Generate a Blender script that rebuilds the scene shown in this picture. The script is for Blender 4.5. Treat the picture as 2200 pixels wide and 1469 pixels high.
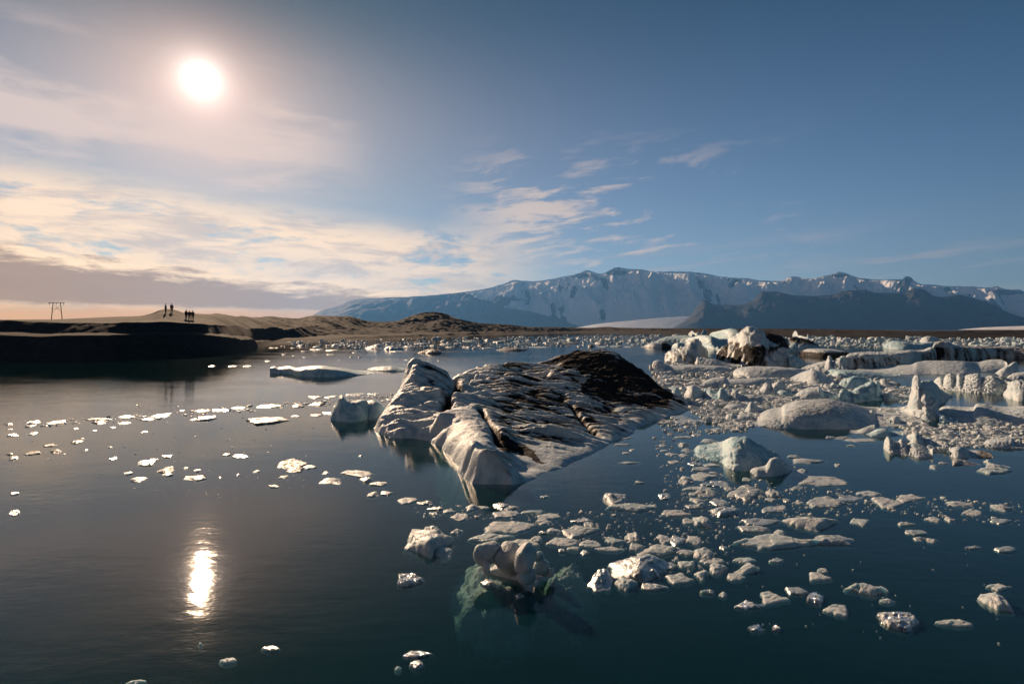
import bpy, math, random
import numpy as np
from mathutils import Vector
from mathutils.bvhtree import BVHTree

for o in list(bpy.data.objects):
    bpy.data.objects.remove(o)
SC = bpy.context.scene
COL = SC.collection
random.seed(7)
R = math.radians

# ------------------------------------------------------------------ camera
F = 1222.2            # focal length in photo pixels (20 mm on a 36 mm frame, 2200 px wide)
HZ = 708.0            # horizon row in the photo
CX = 1100.0
CH = 4.0              # eye height above the water
cam_d = bpy.data.cameras.new('camera')
cam = bpy.data.objects.new('camera', cam_d)
COL.objects.link(cam)
cam.location = (0, 0, CH)
cam.rotation_euler = (R(90), 0, 0)
cam_d.lens = 20.0
cam_d.sensor_width = 36.0
cam_d.shift_y = -26.5 / 2200.0
cam_d.clip_start = 0.1
cam_d.clip_end = 60000
SC.camera = cam

# ------------------------------------------------------------------ sun direction
SV = Vector((-668, F, 538)).normalized()
SUN_EL = math.asin(SV.z)
SUN_AZ = math.atan2(SV.x, SV.y)        # from +Y, towards +X


# ------------------------------------------------------------------ node helpers
class NT:
    def __init__(self, tree):
        self.t = tree
        self.n = tree.nodes
        self.l = tree.links

    def new(self, kind, **kw):
        n = self.n.new(kind)
        for k, v in kw.items():
            setattr(n, k, v)
        return n

    def put(self, sock, v):
        if v is None:
            return
        if isinstance(v, bpy.types.NodeSocket):
            self.l.new(v, sock)
        else:
            if sock.type == 'RGBA' and not isinstance(v, (int, float)) and len(v) == 3:
                v = (*v, 1)
            sock.default_value = v

    def m(self, op, a, b=None, c=None, clamp=False):
        n = self.new('ShaderNodeMath', operation=op, use_clamp=clamp)
        self.put(n.inputs[0], a)
        self.put(n.inputs[1], b)
        self.put(n.inputs[2], c)
        return n.outputs[0]

    def add(self, a, b): return self.m('ADD', a, b)
    def sub(self, a, b): return self.m('SUBTRACT', a, b)
    def mul(self, a, b): return self.m('MULTIPLY', a, b)
    def exp(self, a): return self.m('EXPONENT', a)

    def v(self, op, a, b=None):
        n = self.new('ShaderNodeVectorMath', operation=op)
        self.put(n.inputs[0], a)
        self.put(n.inputs[1], b)
        return n.outputs['Value'] if op in ('DOT_PRODUCT', 'LENGTH') else n.outputs[0]

    def comb(self, x, y, z):
        n = self.new('ShaderNodeCombineXYZ')
        self.put(n.inputs[0], x); self.put(n.inputs[1], y); self.put(n.inputs[2], z)
        return n.outputs[0]

    def sep(self, a):
        n = self.new('ShaderNodeSeparateXYZ')
        self.put(n.inputs[0], a)
        return n.outputs

    def ss(self, x, lo, hi, a=0.0, b=1.0):     # smooth step
        n = self.new('ShaderNodeMapRange', interpolation_type='SMOOTHSTEP')
        self.put(n.inputs[0], x); self.put(n.inputs[1], lo); self.put(n.inputs[2], hi)
        self.put(n.inputs[3], a); self.put(n.inputs[4], b)
        return n.outputs[0]

    def noise(self, vec, scale=1, detail=4, rough=.5, dist=0, dims='3D', out=0):
        n = self.new('ShaderNodeTexNoise', noise_dimensions=dims)
        self.put(n.inputs['Vector'], vec)
        n.inputs['Scale'].default_value = scale
        n.inputs['Detail'].default_value = detail
        n.inputs['Roughness'].default_value = rough
        n.inputs['Distortion'].default_value = dist
        return n.outputs[out]

    def mix(self, f, a, b, blend='MIX'):
        n = self.new('ShaderNodeMix', data_type='RGBA', blend_type=blend)
        self.put(n.inputs[0], f)
        self.put(n.inputs[6], a)
        self.put(n.inputs[7], b)
        return n.outputs[2]

    def scale(self, col, f):
        return self.mix(1.0, col, self.comb(f, f, f), 'MULTIPLY')

    def addc(self, a, b):
        return self.mix(1.0, a, b, 'ADD')

    def bump(self, h, strength=.5, dist=.05, normal=None):
        n = self.new('ShaderNodeBump')
        n.inputs['Strength'].default_value = strength
        n.inputs['Distance'].default_value = dist
        self.put(n.inputs['Height'], h)
        self.put(n.inputs['Normal'], normal)
        return n.outputs[0]


# ------------------------------------------------------------------ sky
SKY_STRENGTH = 0.056
world = bpy.data.worlds.new('World')
SC.world = world
world.use_nodes = True
w = NT(world.node_tree)
w.n.clear()
D = w.new('ShaderNodeTexCoord').outputs['Generated']
D = w.v('NORMALIZE', D)
dx, dy, dz = w.sep(D)[:3]
sky = w.new('ShaderNodeTexSky', sky_type='NISHITA', sun_disc=False, sun_elevation=SUN_EL,
            sun_rotation=SUN_AZ, altitude=10, air_density=1.0, dust_density=0.6, ozone_density=2.0)
deg = 57.29578
theta = w.mul(w.m('ARCCOSINE', w.v('DOT_PRODUCT', D, tuple(SV))), deg)     # angle from the sun
el = w.mul(w.m('ARCSINE', dz), deg)
az = w.mul(w.m('ARCTAN2', dx, dy), deg)                                     # 0 ahead, + right
elp = w.m('MAXIMUM', el, 0.0)
# Rayleigh blue from the Sky Texture; broad aureole of the thin high veil round the sun; pale warm horizon
# Rayleigh blue from the Sky Texture; broad aureole of the thin high veil round the sun; pale warm horizon
fall = w.mul(w.ss(theta, 48.0, 120.0, 1.0, 0.62), w.ss(el, 8.0, 44.0, 1.0, 0.36))
base = w.mix(1.0, sky.outputs[0], (0.05, 1.02, 1.38, 1), 'MULTIPLY')
base = w.scale(base, w.mul(w.mul(SKY_STRENGTH, fall), w.sub(1.0, w.exp(w.mul(theta, -1 / 33.0)))))


def glow(c, k, f2=None):
    f = w.exp(k)
    if f2 is not None:
        f = w.mul(f, f2)
    return w.mix(1.0, c, w.comb(f, f, f), 'MULTIPLY')


col = w.addc(base, glow((0.42, 0.19, 0.17, 1), w.mul(elp, -1 / 7.0), w.ss(theta, 50.0, 110.0, 1.0, 0.10)))
col = w.addc(col, glow((0.78, 0.60, 0.49, 1), w.mul(theta, -1 / 6.0), w.ss(el, 19.0, 31.0, 1.0, 0.08)))
col = w.addc(col, glow((0.38, 0.24, 0.18, 1), w.mul(theta, -1 / 12.0), w.ss(el, 17.0, 30.0, 1.0, 0.06)))
col = w.addc(col, glow((0.10, 0.03, 0.02, 1), w.mul(theta, -1 / 28.0), w.ss(el, 16.0, 32.0, 1.0, 0.1)))
col = w.addc(col, glow((0.42, 0.12, 0.03, 1), w.add(w.mul(theta, -1 / 34.0), w.mul(elp, -1 / 16.0))))
core = w.mul(w.exp(w.mul(theta, -1 / 0.85)), 3.0)

# clouds: noise in azimuth / elevation degrees, warped
P0 = w.comb(az, el, 0.0)
wn = w.noise(w.v('MULTIPLY', P0, (0.06, 0.2, 1)), 1, 3, .5, out=1)
warp = w.v('MULTIPLY', w.v('SUBTRACT', wn, (0.5, 0.5, 0.5)), (9.0, 2.4, 0))
P1 = w.v('ADD', P0, warp)


def lay(sx, sy, off, detail=7, rough=.58, src=None, dist=0.0, shear=0.0):
    p = src or P1
    if shear:
        x_, y_, z_ = w.sep(p)[:3]
        p = w.comb(x_, w.add(y_, w.mul(x_, shear)), 0.0)
    return w.noise(w.v('ADD', w.v('MULTIPLY', p, (sx, sy, 1)), (off, off * .37, 0)), 1, detail, rough, dist)


def bell(x, c, s):
    return w.exp(w.mul(w.m('POWER', w.mul(w.sub(x, c), 1.0 / s), 2.0), -1.0))


lit = w.mix(w.ss(theta, 14, 60), (1.42, 0.96, 0.56), (0.74, 0.53, 0.44))
# A: broad streaky cream sheet low on the left
topA = w.sub(12.4, w.mul(w.m('MAXIMUM', w.add(az, 40.0), 0.0), 0.085))
mA = w.mul(w.ss(el, w.add(topA, 1.6), w.sub(topA, 2.2)), w.ss(az, 8.0, -8.0))
nA = lay(0.095, 0.31, 3.1, 8, .6)
nA2 = lay(0.26, 0.80, 8.7, 7, .62)
dA = w.add(w.mul(nA, 0.62), w.mul(nA2, 0.44))
covA = w.mul(mA, w.ss(dA, 0.40, 0.515))
shadeA = w.ss(lay(0.13, 0.62, 5.4, 8, .64), 0.36, 0.58)
colA = w.mix(shadeA, w.mix(0.62, lit, (0.55, 0.42, 0.37, 1)), lit)
col = w.mix(w.mul(covA, 0.92), col, colA)
# C: loose wisps in the middle and to the right
nC = lay(0.16, 0.75, 21.3, 8, .62, shear=-0.12)
nC2 = lay(0.035, 0.12, 17.7, 2, .5)
mC = w.mul(w.mul(w.ss(el, 20.0, 11.0), w.ss(el, 0.5, 2.5)), w.mul(w.ss(az, -9, 2), w.ss(az, 34.0, 12.0)))
covC = w.mul(mC, w.ss(w.add(nC, w.mul(w.sub(nC2, .5), 0.7)), 0.50, 0.68))
col = w.mix(w.mul(covC, 0.62), col, w.mix(0.25, lit, (0.60, 0.52, 0.54, 1)))
# long low streaks over the mountains
nE = lay(0.055, 0.85, 31.9, 6, .55, shear=-0.05)
mE = w.mul(bell(el, 5.2, 2.4), w.ss(az, -6, 6))
covE = w.mul(mE, w.ss(nE, 0.50, 0.68))
col = w.mix(w.mul(covE, 0.55), col, (0.52, 0.44, 0.43, 1))
# D: thin veils around and left of the sun
nD = lay(0.05, 0.20, 44.0, 6, .55)
mD = w.mul(w.ss(el, 25, 19), w.mul(w.ss(el, 9.5, 13.0), w.ss(az, -12, -24)))
covD = w.mul(mD, w.ss(nD, 0.44, 0.60))
col = w.mix(w.mul(covD, 0.75), col, (0.95, 0.69, 0.56, 1))
# B: stratocumulus bank with a flat grey base and bright torn top
topB = w.sub(7.1, w.mul(w.m('MAXIMUM', w.add(az, 44.0), 0.0), 0.098))
nB = lay(0.20, 0.62, 61.0, 8, .6)
nBlow = lay(0.07, 0.2, 77.0, 3, .5)
hB = w.add(topB, w.add(w.mul(w.sub(nB, .5), 3.6), w.mul(w.sub(nBlow, .5), 2.2)))
baseB = w.add(w.add(2.05, w.mul(w.add(az, 40.0), -0.012)), w.mul(w.sub(lay(0.30, 1.2, 91.0, 6, .6), .5), 0.9))
inB = w.mul(w.ss(w.sub(hB, el), -0.15, 0.55), w.ss(w.sub(el, baseB), -0.25, 0.25))
inB = w.mul(inB, w.ss(az, 3.0, -3.0))
depthB = w.sub(hB, el)
litB = w.ss(w.add(w.mul(depthB, 0.8), w.mul(w.sub(lay(0.16, 1.15, 13.0, 8, .64), .5), 6.0)), 1.45, 0.0)
shB = w.mix(w.ss(az, -42, -8), (0.50, 0.27, 0.12, 1), (0.52, 0.30, 0.16, 1))
colB = w.mix(litB, shB, w.mix(0.0, (1.48, 1.0, 0.57, 1), lit))
col = w.mix(w.mul(inB, 0.95), col, colB)
# warm clear strip under the bank
col = w.mix(w.mul(w.mul(w.ss(el, 2.9, 1.2), w.ss(az, 10, -16)), w.mul(w.sub(1.0, inB), 0.85)), col, (0.95, 0.42, 0.10, 1))
col = w.addc(col, w.scale((1.0, 0.93, 0.86, 1), core))
col = w.mix(w.ss(el, 0.0, -3.0), col, (0.05, 0.06, 0.07, 1))
bg = w.new('ShaderNodeBackground')
w.put(bg.inputs[0], col)
bg.inputs[1].default_value = 0.64
wo = w.new('ShaderNodeOutputWorld')
w.l.new(bg.outputs[0], wo.inputs[0])

# ------------------------------------------------------------------ sun and exposure
sun_d = bpy.data.lights.new('sun', 'SUN')
sun_d.energy = 5.0
sun_d.angle = R(0.6)
sun_d.color = (1.0, 0.70, 0.46)
sun = bpy.data.objects.new('sun', sun_d)
sun.rotation_euler = (-SV).to_track_quat('-Z', 'Y').to_euler()
sun.location = SV * 100
COL.objects.link(sun)
SC.view_settings.view_transform = 'Standard'
SC.view_settings.look = 'None'
SC.view_settings.gamma = 1
SC.view_settings.exposure = 0.58
SC.view_settings.use_curve_mapping = False
SC.render.engine = 'CYCLES'
SC.cycles.use_denoising = True
SC.cycles.max_bounces = 8
SC.cycles.transparent_max_bounces = 12
SC.cycles.volume_bounces = 0
SC.cycles.sample_clamp_indirect = 4.0
SC.cycles.caustics_reflective = False
SC.cycles.caustics_refractive = False

# ================================================================== helpers
_rs = np.random.RandomState(11)
_perm = np.concatenate([_rs.permutation(256)] * 3)
_g = _rs.normal(size=(256, 3))
_g /= np.linalg.norm(_g, axis=1)[:, None]


def perlin(p):
    p = np.asarray(p, float)
    i = np.floor(p).astype(int)
    f = p - i
    u = f * f * f * (f * (f * 6 - 15) + 10)
    i &= 255
    out = 0
    for dx_ in (0, 1):
        wx = u[..., 0] if dx_ else 1 - u[..., 0]
        for dy_ in (0, 1):
            wy = u[..., 1] if dy_ else 1 - u[..., 1]
            for dz_ in (0, 1):
                wz = u[..., 2] if dz_ else 1 - u[..., 2]
                h = _perm[_perm[_perm[(i[..., 0] + dx_) & 255] + ((i[..., 1] + dy_) & 255)] + ((i[..., 2] + dz_) & 255)]
                g = _g[h]
                d = g[..., 0] * (f[..., 0] - dx_) + g[..., 1] * (f[..., 1] - dy_) + g[..., 2] * (f[..., 2] - dz_)
                out = out + wx * wy * wz * d
    return out * 1.6


def fbm(p, octaves=4, gain=.5, lac=2.03, ridged=False):
    p = np.asarray(p, float)
    s, a, t = 0, 1.0, 0
    for k in range(octaves):
        n = perlin(p * (lac ** k) + 17.3 * k)
        if ridged:
            n = 1 - 2 * np.abs(n)
        s = s + a * n
        t += a
        a *= gain
    return s / t


def sstep(x, lo, hi):
    t = np.clip((x - lo) / (hi - lo), 0, 1)
    return t * t * (3 - 2 * t)


def gy(py):                     # distance of a point on the water seen at photo row py
    return CH * F / (py - HZ)


def xz(px, py, Y):              # world point on the ray of a photo point at distance Y
    return (px - CX) / F * Y, CH - (py - HZ) / F * Y


CROP = {'5': (1380, 690, 5.238), '6': (1780, 690, 5.238), '7': (1400, 880, 5.238), '8': (1780, 880, 5.238),
        'f': (540, 690, 5.238), 'g': (940, 690, 4.583), 'm': (780, 740, 4.592), 'n': (1100, 740, 4.59),
        '4': (400, 700, 3.866), 'a': (800, 1000, 3.133), 'b': (1500, 1000, 3.133), 'c': (0, 1000, 2.75),
        'd': (0, 860, 4.889), 'e': (0, 600, 3.143), '3': (1350, 680, 2.588), '0': (0, 0, 1)}


def cv(c, x, y):
    ox, oy, s = CROP[c]
    return ox + x / s, oy + y / s


def mesh_obj(name, V, Fc, mat, parent=None, attrs=None, smooth=True):
    me = bpy.data.meshes.new(name)
    V = np.asarray(V, np.float32)
    Fc = np.asarray(Fc, np.int32)
    k = Fc.shape[1]
    me.vertices.add(len(V))
    me.vertices.foreach_set('co', V.ravel())
    me.loops.add(Fc.size)
    me.loops.foreach_set('vertex_index', Fc.ravel())
    me.polygons.add(len(Fc))
    me.polygons.foreach_set('loop_start', np.arange(0, Fc.size, k, dtype=np.int32))
    me.polygons.foreach_set('loop_total', np.full(len(Fc), k, np.int32))
    me.update(calc_edges=True)
    me.validate()
    me.polygons.foreach_set('use_smooth', np.full(len(me.polygons), smooth, dtype=bool))
    for an, av in (attrs or {}).items():
        at = me.attributes.new(an, 'FLOAT', 'POINT')
        at.data.foreach_set('value', np.asarray(av, np.float32).ravel())
    me.materials.append(mat)
    o = bpy.data.objects.new(name, me)
    COL.objects.link(o)
    if parent:
        o.parent = parent
    return o


def grid_faces(n, m, wrap=False):
    i = np.arange(n if wrap else n - 1)
    j = np.arange(m - 1)
    I, J = np.meshgrid(i, j, indexing='ij')
    I2 = (I + 1) % n
    return np.stack([I * m + J, I2 * m + J, I2 * m + J + 1, I * m + J + 1], -1).reshape(-1, 4)


def grid_normals(P):
    du = np.gradient(P, axis=0)
    dv = np.gradient(P, axis=1)
    n = np.cross(du, dv)
    return n / (np.linalg.norm(n, axis=-1, keepdims=True) + 1e-9)


def tag(o, label=None, cat=None, group=None, kind=None):
    if label: o['label'] = label
    if cat: o['category'] = cat
    if group: o['group'] = group
    if kind: o['kind'] = kind
    return o


def empty(name, loc):
    o = bpy.data.objects.new(name, None)
    o.location = loc
    o.empty_display_size = .2
    COL.objects.link(o)
    return o


def interp(pts, x):
    # monotone cubic through the points: no kinks in plan or skyline
    pts = np.array(sorted(pts), float)
    X, Y = pts[:, 0], pts[:, 1]
    h = np.maximum(np.diff(X), 1e-6)
    s = np.diff(Y) / h
    m = np.zeros(len(X))
    same = s[:-1] * s[1:] > 0
    m[1:-1] = np.where(same, 2 * s[:-1] * s[1:] / np.where(same, s[:-1] + s[1:], 1), 0)
    m[0], m[-1] = s[0], s[-1]
    xc = np.clip(x, X[0], X[-1])
    i = np.clip(np.searchsorted(X, xc) - 1, 0, len(h) - 1)
    t = (xc - X[i]) / h[i]
    return (2 * t ** 3 - 3 * t ** 2 + 1) * Y[i] + (t ** 3 - 2 * t ** 2 + t) * h[i] * m[i] + (3 * t ** 2 - 2 * t ** 3) * Y[i + 1] + (t ** 3 - t ** 2) * h[i] * m[i + 1]


def rbf(P, z, soft=0.0):
    P = np.asarray(P, float)
    z = np.asarray(z, float)
    n = len(P)
    d = np.sqrt(((P[:, None] - P[None]) ** 2).sum(-1) + soft ** 2)
    A = np.zeros((n + 3, n + 3))
    A[:n, :n] = d
    A[:n, n] = 1
    A[:n, n + 1:] = P
    A[n:, :n] = A[:n, n:].T
    A[:n, :n] += np.eye(n) * 1e-4
    wgt = np.linalg.lstsq(A, np.concatenate([z, np.zeros(3)]), rcond=None)[0]

    def ev(Q):
        sh = Q.shape[:-1]
        q = Q.reshape(-1, 2)
        out = np.empty(len(q))
        for s in range(0, len(q), 20000):
            b = q[s:s + 20000]
            out[s:s + 20000] = np.sqrt(((b[:, None] - P[None]) ** 2).sum(-1) + soft ** 2) @ wgt[:n] + wgt[n] + b @ wgt[n + 1:]
        return out.reshape(sh)
    return ev


def inpoly(x, y, poly):
    inside = np.zeros(x.shape, bool)
    n = len(poly)
    for i in range(n):
        x0, y0 = poly[i]
        x1, y1 = poly[(i + 1) % n]
        c = ((y0 > y) != (y1 > y)) & (x < (x1 - x0) * (y - y0) / (y1 - y0 + 1e-12) + x0)
        inside ^= c
    return inside


# ================================================================== materials
def new_mat(name):
    m = bpy.data.materials.new(name)
    m.use_nodes = True
    t = NT(m.node_tree)
    t.n.clear()
    out = t.new('ShaderNodeOutputMaterial')
    return m, t, out


def principled(t, out, **kw):
    b = t.new('ShaderNodeBsdfPrincipled')
    for k, v in kw.items():
        t.put(b.inputs[k.replace('_', ' ')], v)
    t.l.new(b.outputs[0], out.inputs[0])
    return b


def ice_mat(name, col_a, col_b, gran=1.0, sss=0.35, rough=0.45, bump_scale=14.0, vary=False):
    m, t, out = new_mat(name)
    pos = t.new('ShaderNodeNewGeometry').outputs['Position']
    n1 = t.noise(pos, bump_scale, 5, .65)
    n2 = t.noise(pos, bump_scale * .22, 5, .6)
    n3 = t.noise(pos, bump_scale * 3.4, 3, .6)
    n0 = t.noise(pos, bump_scale * .075, 5, .62)
    body = t.mix(t.ss(n2, .38, .66), col_a, col_b)
    if vary:        # every floe is a little different: snowy, wet grey, or bluish
        rnd = t.new('ShaderNodeObjectInfo').outputs['Random']
        body = t.mix(t.ss(rnd, .45, 1.0, 0, .75), body, (0.25, 0.30, 0.31, 1))
        body = t.mix(t.ss(rnd, .25, .0, 0, .5), body, (0.40, 0.52, 0.55, 1))
    at = t.new('ShaderNodeAttribute', attribute_name='dirt').outputs['Fac']  # mostly real ash; also carries painted shade of crevices and backlit floes
    dn = t.ss(t.add(at, t.mul(t.sub(t.noise(pos, bump_scale * .5, 6, .7), .5), 0.9)), .40, .62)
    body = t.mix(t.mul(t.ss(t.add(at, t.mul(t.sub(n2, .5), .25)), .06, .42), .85), body, (0.25, 0.235, 0.22, 1))
    dirt_shade_c = t.mix(n1, (0.006, 0.006, 0.0065, 1), (0.028, 0.025, 0.022, 1))
    body = t.mix(dn, body, dirt_shade_c)
    h = t.add(t.add(t.mul(n1, 1.0), t.mul(n0, 3.5)), t.add(t.mul(n3, 0.40), t.mul(n2, 1.6)))
    bp = t.bump(h, 0.8 * gran, 0.46 / bump_scale)
    pb = principled(t, out, Base_Color=body, Roughness=t.mix(dn, (rough,) * 3 + (1,), (.8, .8, .8, 1)), Normal=bp,
               Subsurface_Weight=t.mul(t.sub(1.0, dn), sss), Subsurface_Radius=(0.10, 0.16, 0.19), Subsurface_Scale=1.0,
               Specular_IOR_Level=0.25, IOR=1.31)
    if vary:
        t.put(pb.inputs['Transmission Weight'], t.ss(rnd, .60, 1.0, 0, .40))
    return m


M_SNOWICE = ice_mat('snowy_ice', (0.60, 0.65, 0.67, 1), (0.38, 0.47, 0.52, 1), 1.0, .12)
M_BLUEICE = ice_mat('blue_ice', (0.52, 0.65, 0.69, 1), (0.24, 0.43, 0.51, 1), .7, .2, .5, 9.0)
M_FLOE = ice_mat('floe_ice', (0.57, 0.59, 0.59, 1), (0.35, 0.42, 0.45, 1), .9, .4, .3, 22.0, vary=True)
M_BOULDER = ice_mat('boulder_ice', (0.56, 0.56, 0.55, 1), (0.34, 0.38, 0.40, 1), .9, .3, .35, 18.0)
M_FAR = ice_mat('far_ice', (0.62, 0.68, 0.70, 1), (0.28, 0.45, 0.52, 1), .8, 0, .5, 1.6)


def clear_ice():
    m, t, out = new_mat('clear_ice')
    pos = t.new('ShaderNodeNewGeometry').outputs['Position']
    n1 = t.noise(pos, 18, 4, .6)
    bp = t.bump(n1, 1.0, 0.08)
    principled(t, out, Base_Color=(0.62, 0.66, 0.66, 1), Roughness=0.08, Normal=bp, IOR=1.31,
               Transmission_Weight=t.ss(t.noise(pos, 7, 3, .6), .40, .6, .85, .25))
    return m


M_CLEAR = clear_ice()


def water_mat():
    m, t, out = new_mat('lagoon_water')
    pos = t.new('ShaderNodeNewGeometry').outputs['Position']
    px_, py_, pz_ = t.sep(pos)[:3]
    # long faint swell and short wind ripples, rougher in drifting patches
    st = t.comb(t.mul(px_, 0.55), py_, 0.0)
    patch = t.ss(t.noise(t.comb(t.mul(px_, .05), t.mul(py_, .09), 0.0), 1, 4, .55), .42, .62, .45, 1.35)
    r1 = t.noise(st, 5.5, 3, .55)
    r2 = t.noise(st, 1.1, 3, .5)
    r3 = t.noise(st, 21.0, 2, .5)
    h = t.add(t.mul(t.mul(t.add(r1, t.mul(r3, .32)), patch), 0.0040), t.mul(r2, 0.0065))
    bp = t.bump(h, 1.0, 1.0)
    fr = t.new('ShaderNodeFresnel')
    fr.inputs['IOR'].default_value = 1.42
    t.l.new(bp, fr.inputs['Normal'])
    gl = t.new('ShaderNodeBsdfGlossy', distribution='GGX')
    gl.inputs['Roughness'].default_value = 0.027
    t.l.new(bp, gl.inputs['Normal'])
    df = t.new('ShaderNodeBsdfDiffuse')
    df.inputs['Color'].default_value = (0.0050, 0.0520, 0.0600, 1)
    tr = t.new('ShaderNodeBsdfTransparent')
    tr.inputs['Color'].default_value = (0.90, 0.97, 0.96, 1)
    mx = t.new('ShaderNodeMixShader')
    mx.inputs[0].default_value = 0.66
    t.l.new(df.outputs[0], mx.inputs[1])
    t.l.new(tr.outputs[0], mx.inputs[2])
    m2 = t.new('ShaderNodeMixShader')
    # light coming up from below is not bent here, so it must not meet total reflection
    bf = t.new('ShaderNodeNewGeometry').outputs['Backfacing']
    t.put(m2.inputs[0], t.add(t.mul(fr.outputs[0], t.sub(1.0, bf)), t.mul(bf, 0.12)))
    t.l.new(mx.outputs[0], m2.inputs[1])
    t.l.new(gl.outputs[0], m2.inputs[2])
    t.l.new(m2.outputs[0], out.inputs[0])
    ab = t.new('ShaderNodeVolumeAbsorption')
    ab.inputs['Color'].default_value = (0.50, 0.74, 0.71, 1)
    ab.inputs['Density'].default_value = 1.7
    t.l.new(ab.outputs[0], out.inputs[1])
    return m


def simple_mat(name, c1, c2, scale=1.0, rough=.9, bump=0.5, bdist=.05, stretch=(1, 1, 1)):
    m, t, out = new_mat(name)
    pos = t.new('ShaderNodeNewGeometry').outputs['Position']
    p = t.v('MULTIPLY', pos, stretch)
    n1 = t.noise(p, scale, 6, .6)
    n2 = t.noise(p, scale * 5.3, 4, .6)
    c = t.mix(t.ss(t.add(n1, t.mul(t.sub(n2, .5), .4)), .36, .64), c1, c2)
    principled(t, out, Base_Color=c, Roughness=rough, Normal=t.bump(t.add(n1, n2), bump, bdist), Specular_IOR_Level=.2)
    return m


# ================================================================== water, lake bed, haze
def box(name, lo, hi, mat):
    x0, y0, z0 = lo
    x1, y1, z1 = hi
    V = [(x0, y0, z0), (x1, y0, z0), (x1, y1, z0), (x0, y1, z0), (x0, y0, z1), (x1, y0, z1), (x1, y1, z1), (x0, y1, z1)]
    Fc = [(0, 3, 2, 1), (4, 5, 6, 7), (0, 1, 5, 4), (1, 2, 6, 5), (2, 3, 7, 6), (3, 0, 4, 7)]
    return mesh_obj(name, V, Fc, mat, smooth=False)


water = tag(box('water', (-1600, -120, -9.0), (2600, 1700, 0.0), water_mat()), kind='structure')
bed_m = simple_mat('silt', (0.004, 0.010, 0.011, 1), (0.007, 0.015, 0.016, 1), .3)
bed = tag(mesh_obj('lake_bed', [(-1700, -130, -8.6), (2700, -130, -8.6), (2700, 1750, -8.6), (-1700, 1750, -8.6)],
                   [(0, 1, 2, 3)], bed_m, smooth=False), kind='structure')

hm, ht, hout = new_mat('air')
hv = ht.new('ShaderNodeVolumePrincipled')
hv.inputs['Color'].default_value = (0.15, 0.44, 1.0, 1)
hv.inputs['Density'].default_value = 3.5e-5
hv.inputs['Anisotropy'].default_value = 0.35
ht.l.new(hv.outputs[0], hout.inputs[1])
haze = tag(box('haze', (-5700, -1200, -13.0), (16500, 15600, 1560.0), hm), kind='stuff')

# ================================================================== shore and moraine
# every column of the land is a chain: waterline, bank top, bench, mid slope, crest, then down to the plain
WLINE = [(-900, 800), (-400, 783), (0, 776), (200, 775), (400, 768), (480, 762), (530, 753), (560, 744), (590, 738.5), (640, 735),
         (700, 733), (830, 729), (950, 724), (1050, 719), (1150, 716.6), (1250, 715), (1400, 717), (1600, 719),
         (1800, 721), (2000, 723), (2200, 724), (2600, 727), (2900, 730)]
BANKZ = [(-900, 3.3), (0, 3.25), (400, 3.2), (470, 2.9), (520, 2.1), (560, 1.2), (600, .7), (700, .8), (900, .9), (1300, .7), (1700, 1.2), (3600, 1.2)]
MIDL = [(-900, 693, 84), (0, 692.5, 82), (100, 694, 81.5), (200, 694.5, 81.5), (300, 694, 82.5), (350, 694.5, 84), (400, 695.5, 87), (440, 698, 93), (470, 700.5, 103), (510, 703, 122), (560, 706, 158),
        (600, 708, 190), (650, 708, 225), (700, 704, 262), (750, 710, 290), (800, 711, 340), (850, 709, 400), (900, 696, 455), (934, 693, 470), (980, 700, 480),
        (1040, 706, 560), (1150, 710, 690), (1250, 710.5, 800), (1450, 711.5, 690), (1600, 712.5, 560), (1800, 714.5, 470), (2000, 718, 370), (2200, 717.5, 350), (3600, 720, 330)]
CREST = [(-900, 682, 150), (-300, 686, 150), (0, 687.3, 150), (100, 687, 150), (170, 684.5, 148), (240, 681.3, 140), (300, 679.3, 122), (325, 674, 112), (345, 666.5, 106), (365, 664.3, 108), (380, 667.5, 111), (395, 672.5, 117), (417, 674.5, 127),
         (445, 675, 130), (471, 672.5, 134), (496, 676, 142), (520, 679, 165), (541, 682, 190), (582, 680, 230), (604, 682.5, 245), (640, 684.5, 280), (662, 680, 330), (682, 678, 340), (705, 679.3, 345), (748, 680, 360), (770, 685, 385), (788, 690, 420),
         (817, 692, 450), (850, 690.5, 490), (875, 682, 510), (897, 675, 522), (915, 671.5, 530), (934, 670.8, 532), (955, 674, 536), (977, 683, 545), (1005, 690, 580), (1032, 695, 660),
         (1086, 697.5, 800), (1120, 701, 860), (1141, 703, 900), (1195, 703.4, 960), (1268, 704.8, 1000), (1305, 702.8, 1000), (1334, 704.6, 1000), (1450, 706, 950),
         (1560, 706.3, 860), (1700, 707, 700), (1800, 708.2, 600), (1900, 710.2, 520), (2000, 712.3, 450), (2100, 710.5, 450), (2200, 709.5, 460), (2600, 711, 440), (3600, 713, 430)]


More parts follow.
